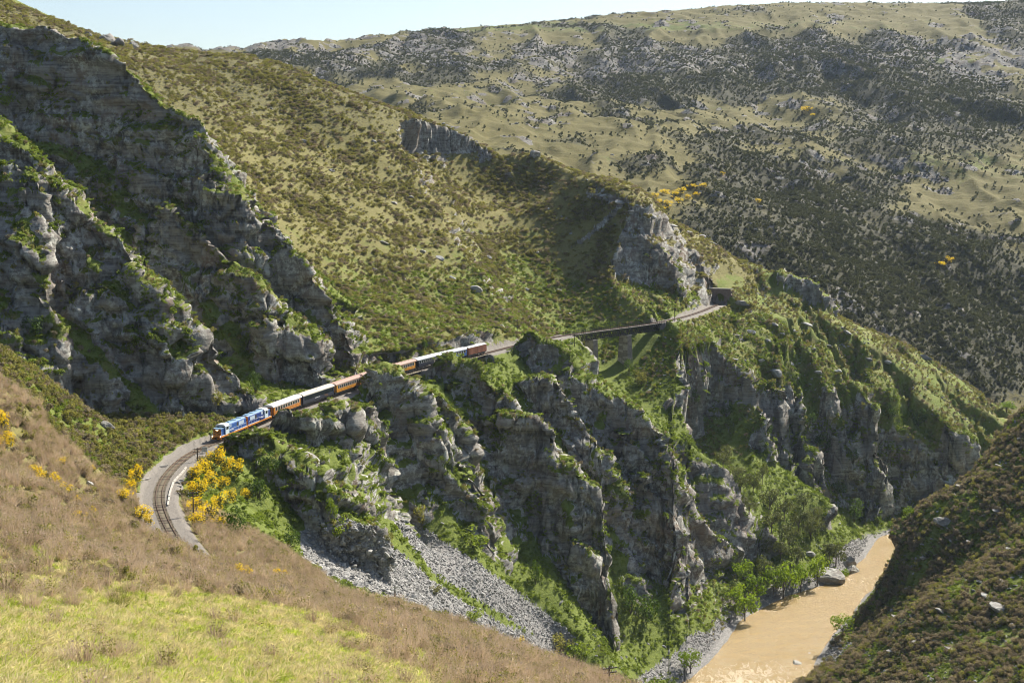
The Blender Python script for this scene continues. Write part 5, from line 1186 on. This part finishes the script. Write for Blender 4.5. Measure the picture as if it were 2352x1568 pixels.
for px, py, w, h, lb in [(1905,1345,70,58,'biggest grey boulder at the river edge beside the lime willows'),(1948,1300,40,38,'grey boulder above the narrow rapid'),(1958,1320,50,34,'grey boulder wedged in the narrow rapid'),(1861,1280,28,16,'white boulder on the bank above the big river boulder'),(1858,1515,34,18,'dark slab on the right shore of the rapids'),(1832,1540,48,22,'dark flat rock at the right edge of the rapids'),(1964,1345,30,14,'low rock in midstream at the narrows'),(1925,1362,26,18,'small boulder left of the narrows')]:
    boulder(px, py, w, h, lb)
for px, py, w, h, lb in [(200,85,26,20,'small rock tor on the left skyline'),(248,100,40,34,'largest rock tor on the left skyline behind the cliff'),(272,105,30,26,'rock beside the largest skyline tor'),(307,112,22,26,'upright rock right of the skyline tor')]:
    boulder(px, py, w, h, lb, name='rock_tor')
for px, py, w, h, lb in [(120,1112,18,10,'pale rock on the left slope among the gorse'),(203,1118,24,14,'pale rock slab on the left slope nearer the line'),(70,915,20,12,'pale rock high on the left slope'),(742,1408,16,10,'white stone in the near grass beside broom')]:
    boulder(px, py, w, h, lb, None, True)
boulder(245,985,40,26,'rounded boulder at the foot of the nearest cliff')
# wedge-shaped block beside the line
p, mpp = hit(714, 944); s_ = track_at(157.5); p = off(157.5, -4.6, RT-1.1)
wb = MB(); wv = [(-2.9,-.9,-.6),(2.7,-1.0,-.9),(2.3,1.1,-.7),(-2.7,.9,-.5),(-2.6,-.5,.6),(1.3,-.7,2.3),(1.9,.8,2.2),(-2.4,.6,.7),(2.2,-.2,.9)]
wb.v = wv; wb.f = [(0,1,8,5,4),(1,2,6,8),(8,6,5),(2,3,7,6),(3,0,4,7),(4,5,6,7),(3,2,1,0)]
o = new_obj('wedge_boulder', wb.mesh('wedge_boulder', MAT_BOULDER), label='big grey wedge shaped boulder beside the dark navy carriage', category='rock'); o.location = p; o.rotation_euler = (0, 0, math.radians(20))
p = off(147.0, -4.2, RT-1.0); V, Fc = rock_np(brg, 1.7, 1.3, 2.0, 3); o = new_obj('boulder', mesh_np('boulder', V, Fc, MAT_BOULDER, smooth=False), label='grey standing boulder hiding the end of the white roofed carriage', category='rock'); o.location = p

# ------------------------------------------------------------------ scree: the largest stones are parts, the rest small stuff
scw = (scree*((RIVERDv := riv) > 1.0)).astype(float)
c0 = Vector((-20, 312, -100)); sc_o = thing('scree_slope', 'long grey scree of angular schist slabs below the crags', 'scree', c0)
pos, rot, scl = scatter(14000, scw*(Zv < -62), rg, 0.75, .25, .7, (.9, 1.5))
dist = pos[:, 1]; px_, py_, d_ = proj(pos); size = scl[:, 0]/d_; order = np.argsort(-size*(py_ < 1568)*(vis_soft.any()))
big_m = [bpy.data.meshes.new('x') for _ in ()]
pm = [o_.data for o_ in proto_coll['stone'].objects]
for i in order[:300]:
    o = new_obj('stone', pm[i % len(pm)], sc_o); o.location = Vector(pos[i])-c0; o.rotation_euler = rot[i]; o.scale = Vector(scl[i])*1.5
rest = order[300:]
o = cover('small_stones', 'small schist slabs of the scree', 'stone', pos[rest]-np.array(c0), rot[rest], scl[rest], rg); o.parent = sc_o; del o['label']

# ------------------------------------------------------------------ poles, signs, timbers along the line
def pole(px, ytop, ybase, label, arms=2, group='utility poles along the line', Y=None, r=.13):
    if Y is None: p, mpp = hit(px, ybase)
    else: p = Vector(P(px, ybase, Y)); mpp = Y/F
    h = (ybase-ytop)*mpp*1.02; o = thing('utility_pole', label, 'pole', p, 0.35, group)
    MB().tube((0, 0, -.6), (0, 0, h), r, r*.8, 8).part('post', T_['timber'], o)
    for i in range(arms):
        a = MB().box((0, -.14, h-.25-i*.55), (1.9, .10, .12)).part('crossarm', T_['pale' if r > .13 else 'timber'], o)
        for x in (-.8, -.35, .35, .8): MB().tube((x, -.14, h-.19-i*.55), (x, -.14, h-.02-i*.55), .04, .03, 6).part('insulator', T_['sign'], a)
    return o
pole(454.5,1031,1062,'dark pole beside the line just below the locomotive'); pole(445,1130,1196,'dark pole with crossarm in the gorse inside the rail curve'); pole(908.5,1349,1392,'weathered pole with two pale crossarms at the scree edge',2,'utility poles along the line',None,.16)
pole(1398,1529,1580,'pole at the bottom edge below the scree',2); pole(1188,736,762,'thin pole behind the grassy knob near the viaduct',1); pole(1549,712,742,'pole at the right end of the viaduct',1); pole(1318,771,799,'short pole in the gully under the viaduct left end',1); pole(634,922,948,'slim pole on the rock beside the white roofed carriage',1); pole(871,808,828,'pole with crossarm above the train behind the third knob',2)
def C1(x, y): return (310.2+x/5.69, 987.6+y/5.69)
pts = [Vector(PZ(*C1(x, y), RT-.15)) for x, y in [(668,490),(640,525),(605,572),(565,605),(535,640),(502,680),(486,725),(468,775),(452,830),(446,880),(436,930),(428,985)]]
o = thing('timber_edging', 'line of pale old timbers laid end to end beside the curve', 'timber', pts[5])
for a, b in zip(pts[:-1], pts[1:]):
    d = (b-a)*.04; MB().bar(a-pts[5]+d, b-pts[5]-d+Vector((0, 0, random.uniform(-.05, .08))), .26+random.uniform(0, .08), .40).part('timber', T_['pale'], o)
for x, y, a, lb in [(365,475,.5,'upper discarded sleeper beside the bank left of the curve'),(345,492,.3,'lower discarded sleeper beside the bank left of the curve'),(150,675,.9,'single discarded sleeper on the bank left of the curve')]:
    p, mpp = hit(*C1(x, y)); o = MB().box((0, 0, .15), (2.1, .3, .2), a).part('discarded_sleeper', T_['pale'], None); o['label'] = lb; o['category'] = 'timber'; o.location = p
for (x, y), od in by_x([(590,690),(560,715),(610,670),(575,745)]):
    p, mpp = hit(*C1(x, y)); V, Fc = rock_np(brg, .7, .4, .3, 2); o = new_obj('pale_block', mesh_np('pale_block', V, Fc, MAT_STONE, smooth=False), label=od+' pale stone block lying between the timbers and the gorse', category='rock', group='pale blocks beside the timbers'); o.location = p
def text_mesh(body, size, m, ext=.01):
    cu = bpy.data.curves.new('lettering', 'FONT'); cu.body = body; cu.size = size; cu.extrude = ext; cu.align_x = 'CENTER'; cu.align_y = 'CENTER'
    t = bpy.data.objects.new('lettering', cu); me = bpy.data.meshes.new_from_object(t); bpy.data.objects.remove(t); me.materials.clear(); me.materials.append(m); return me
p = Vector(PZ(470, 1040, RT-.25)); o = thing('speed_sign', 'pale speed board reading SLOW 15 beside the line below the locomotive', 'sign', p, math.radians(-14))
MB().box((0, .05, .75), (1.35, .05, 1.1)).part('board', T_['sign'], o)
for bdy, z, sz in (('SLOW', .95, .50), ('15', .48, .44)):
    c = new_obj('lettering', text_mesh(bdy, sz, T_['ink']), o); c.location = (0, .012, z); c.rotation_euler = (math.radians(90), 0, 0)
for x in (-.5, .5): MB().bar((x, .1, -.3), (x, .1, 1.2), .07).part('post', T_['timber'], o)
for px, py, lb in [(1593,716,'nearer small white board on a post by the tunnel'),(1603,710,'farther small white board on a post by the tunnel')]:
    p, mpp = hit(px, py); o = thing('white_board', lb, 'sign', p, 0.1); MB().box((0, 0, 1.25), (1.0, .05, .75)).part('board', T_['sign'], o); MB().bar((0, .06, -.4), (0, .06, 1.5), .08).part('post', T_['timber'], o)

# ------------------------------------------------------------------ thin haze over the whole scene
m = mat('air'); k = N(m); pv = k.node('ShaderNodeVolumePrincipled'); pv.inputs['Color'].default_value = (0.66, 0.80, 1.0, 1); pv.inputs['Density'].default_value = 0.000035; pv.inputs['Anisotropy'].default_value = 0.0
k.l.new(pv.outputs[0], k.node('ShaderNodeOutputMaterial').inputs['Volume'])
_b = np.array([(x, y, z) for x in (-1400, 1400) for y in (-60, 3000) for z in (-156, 330)], float)
_q = np.array([(0,1,3,2),(4,6,7,5),(0,4,5,1),(2,3,7,6),(0,2,6,4),(1,5,7,3)])
hz = new_obj('haze', mesh_np('haze', _b, _q, m, smooth=False), kind='stuff', label='thin bluish haze filling the valley air')
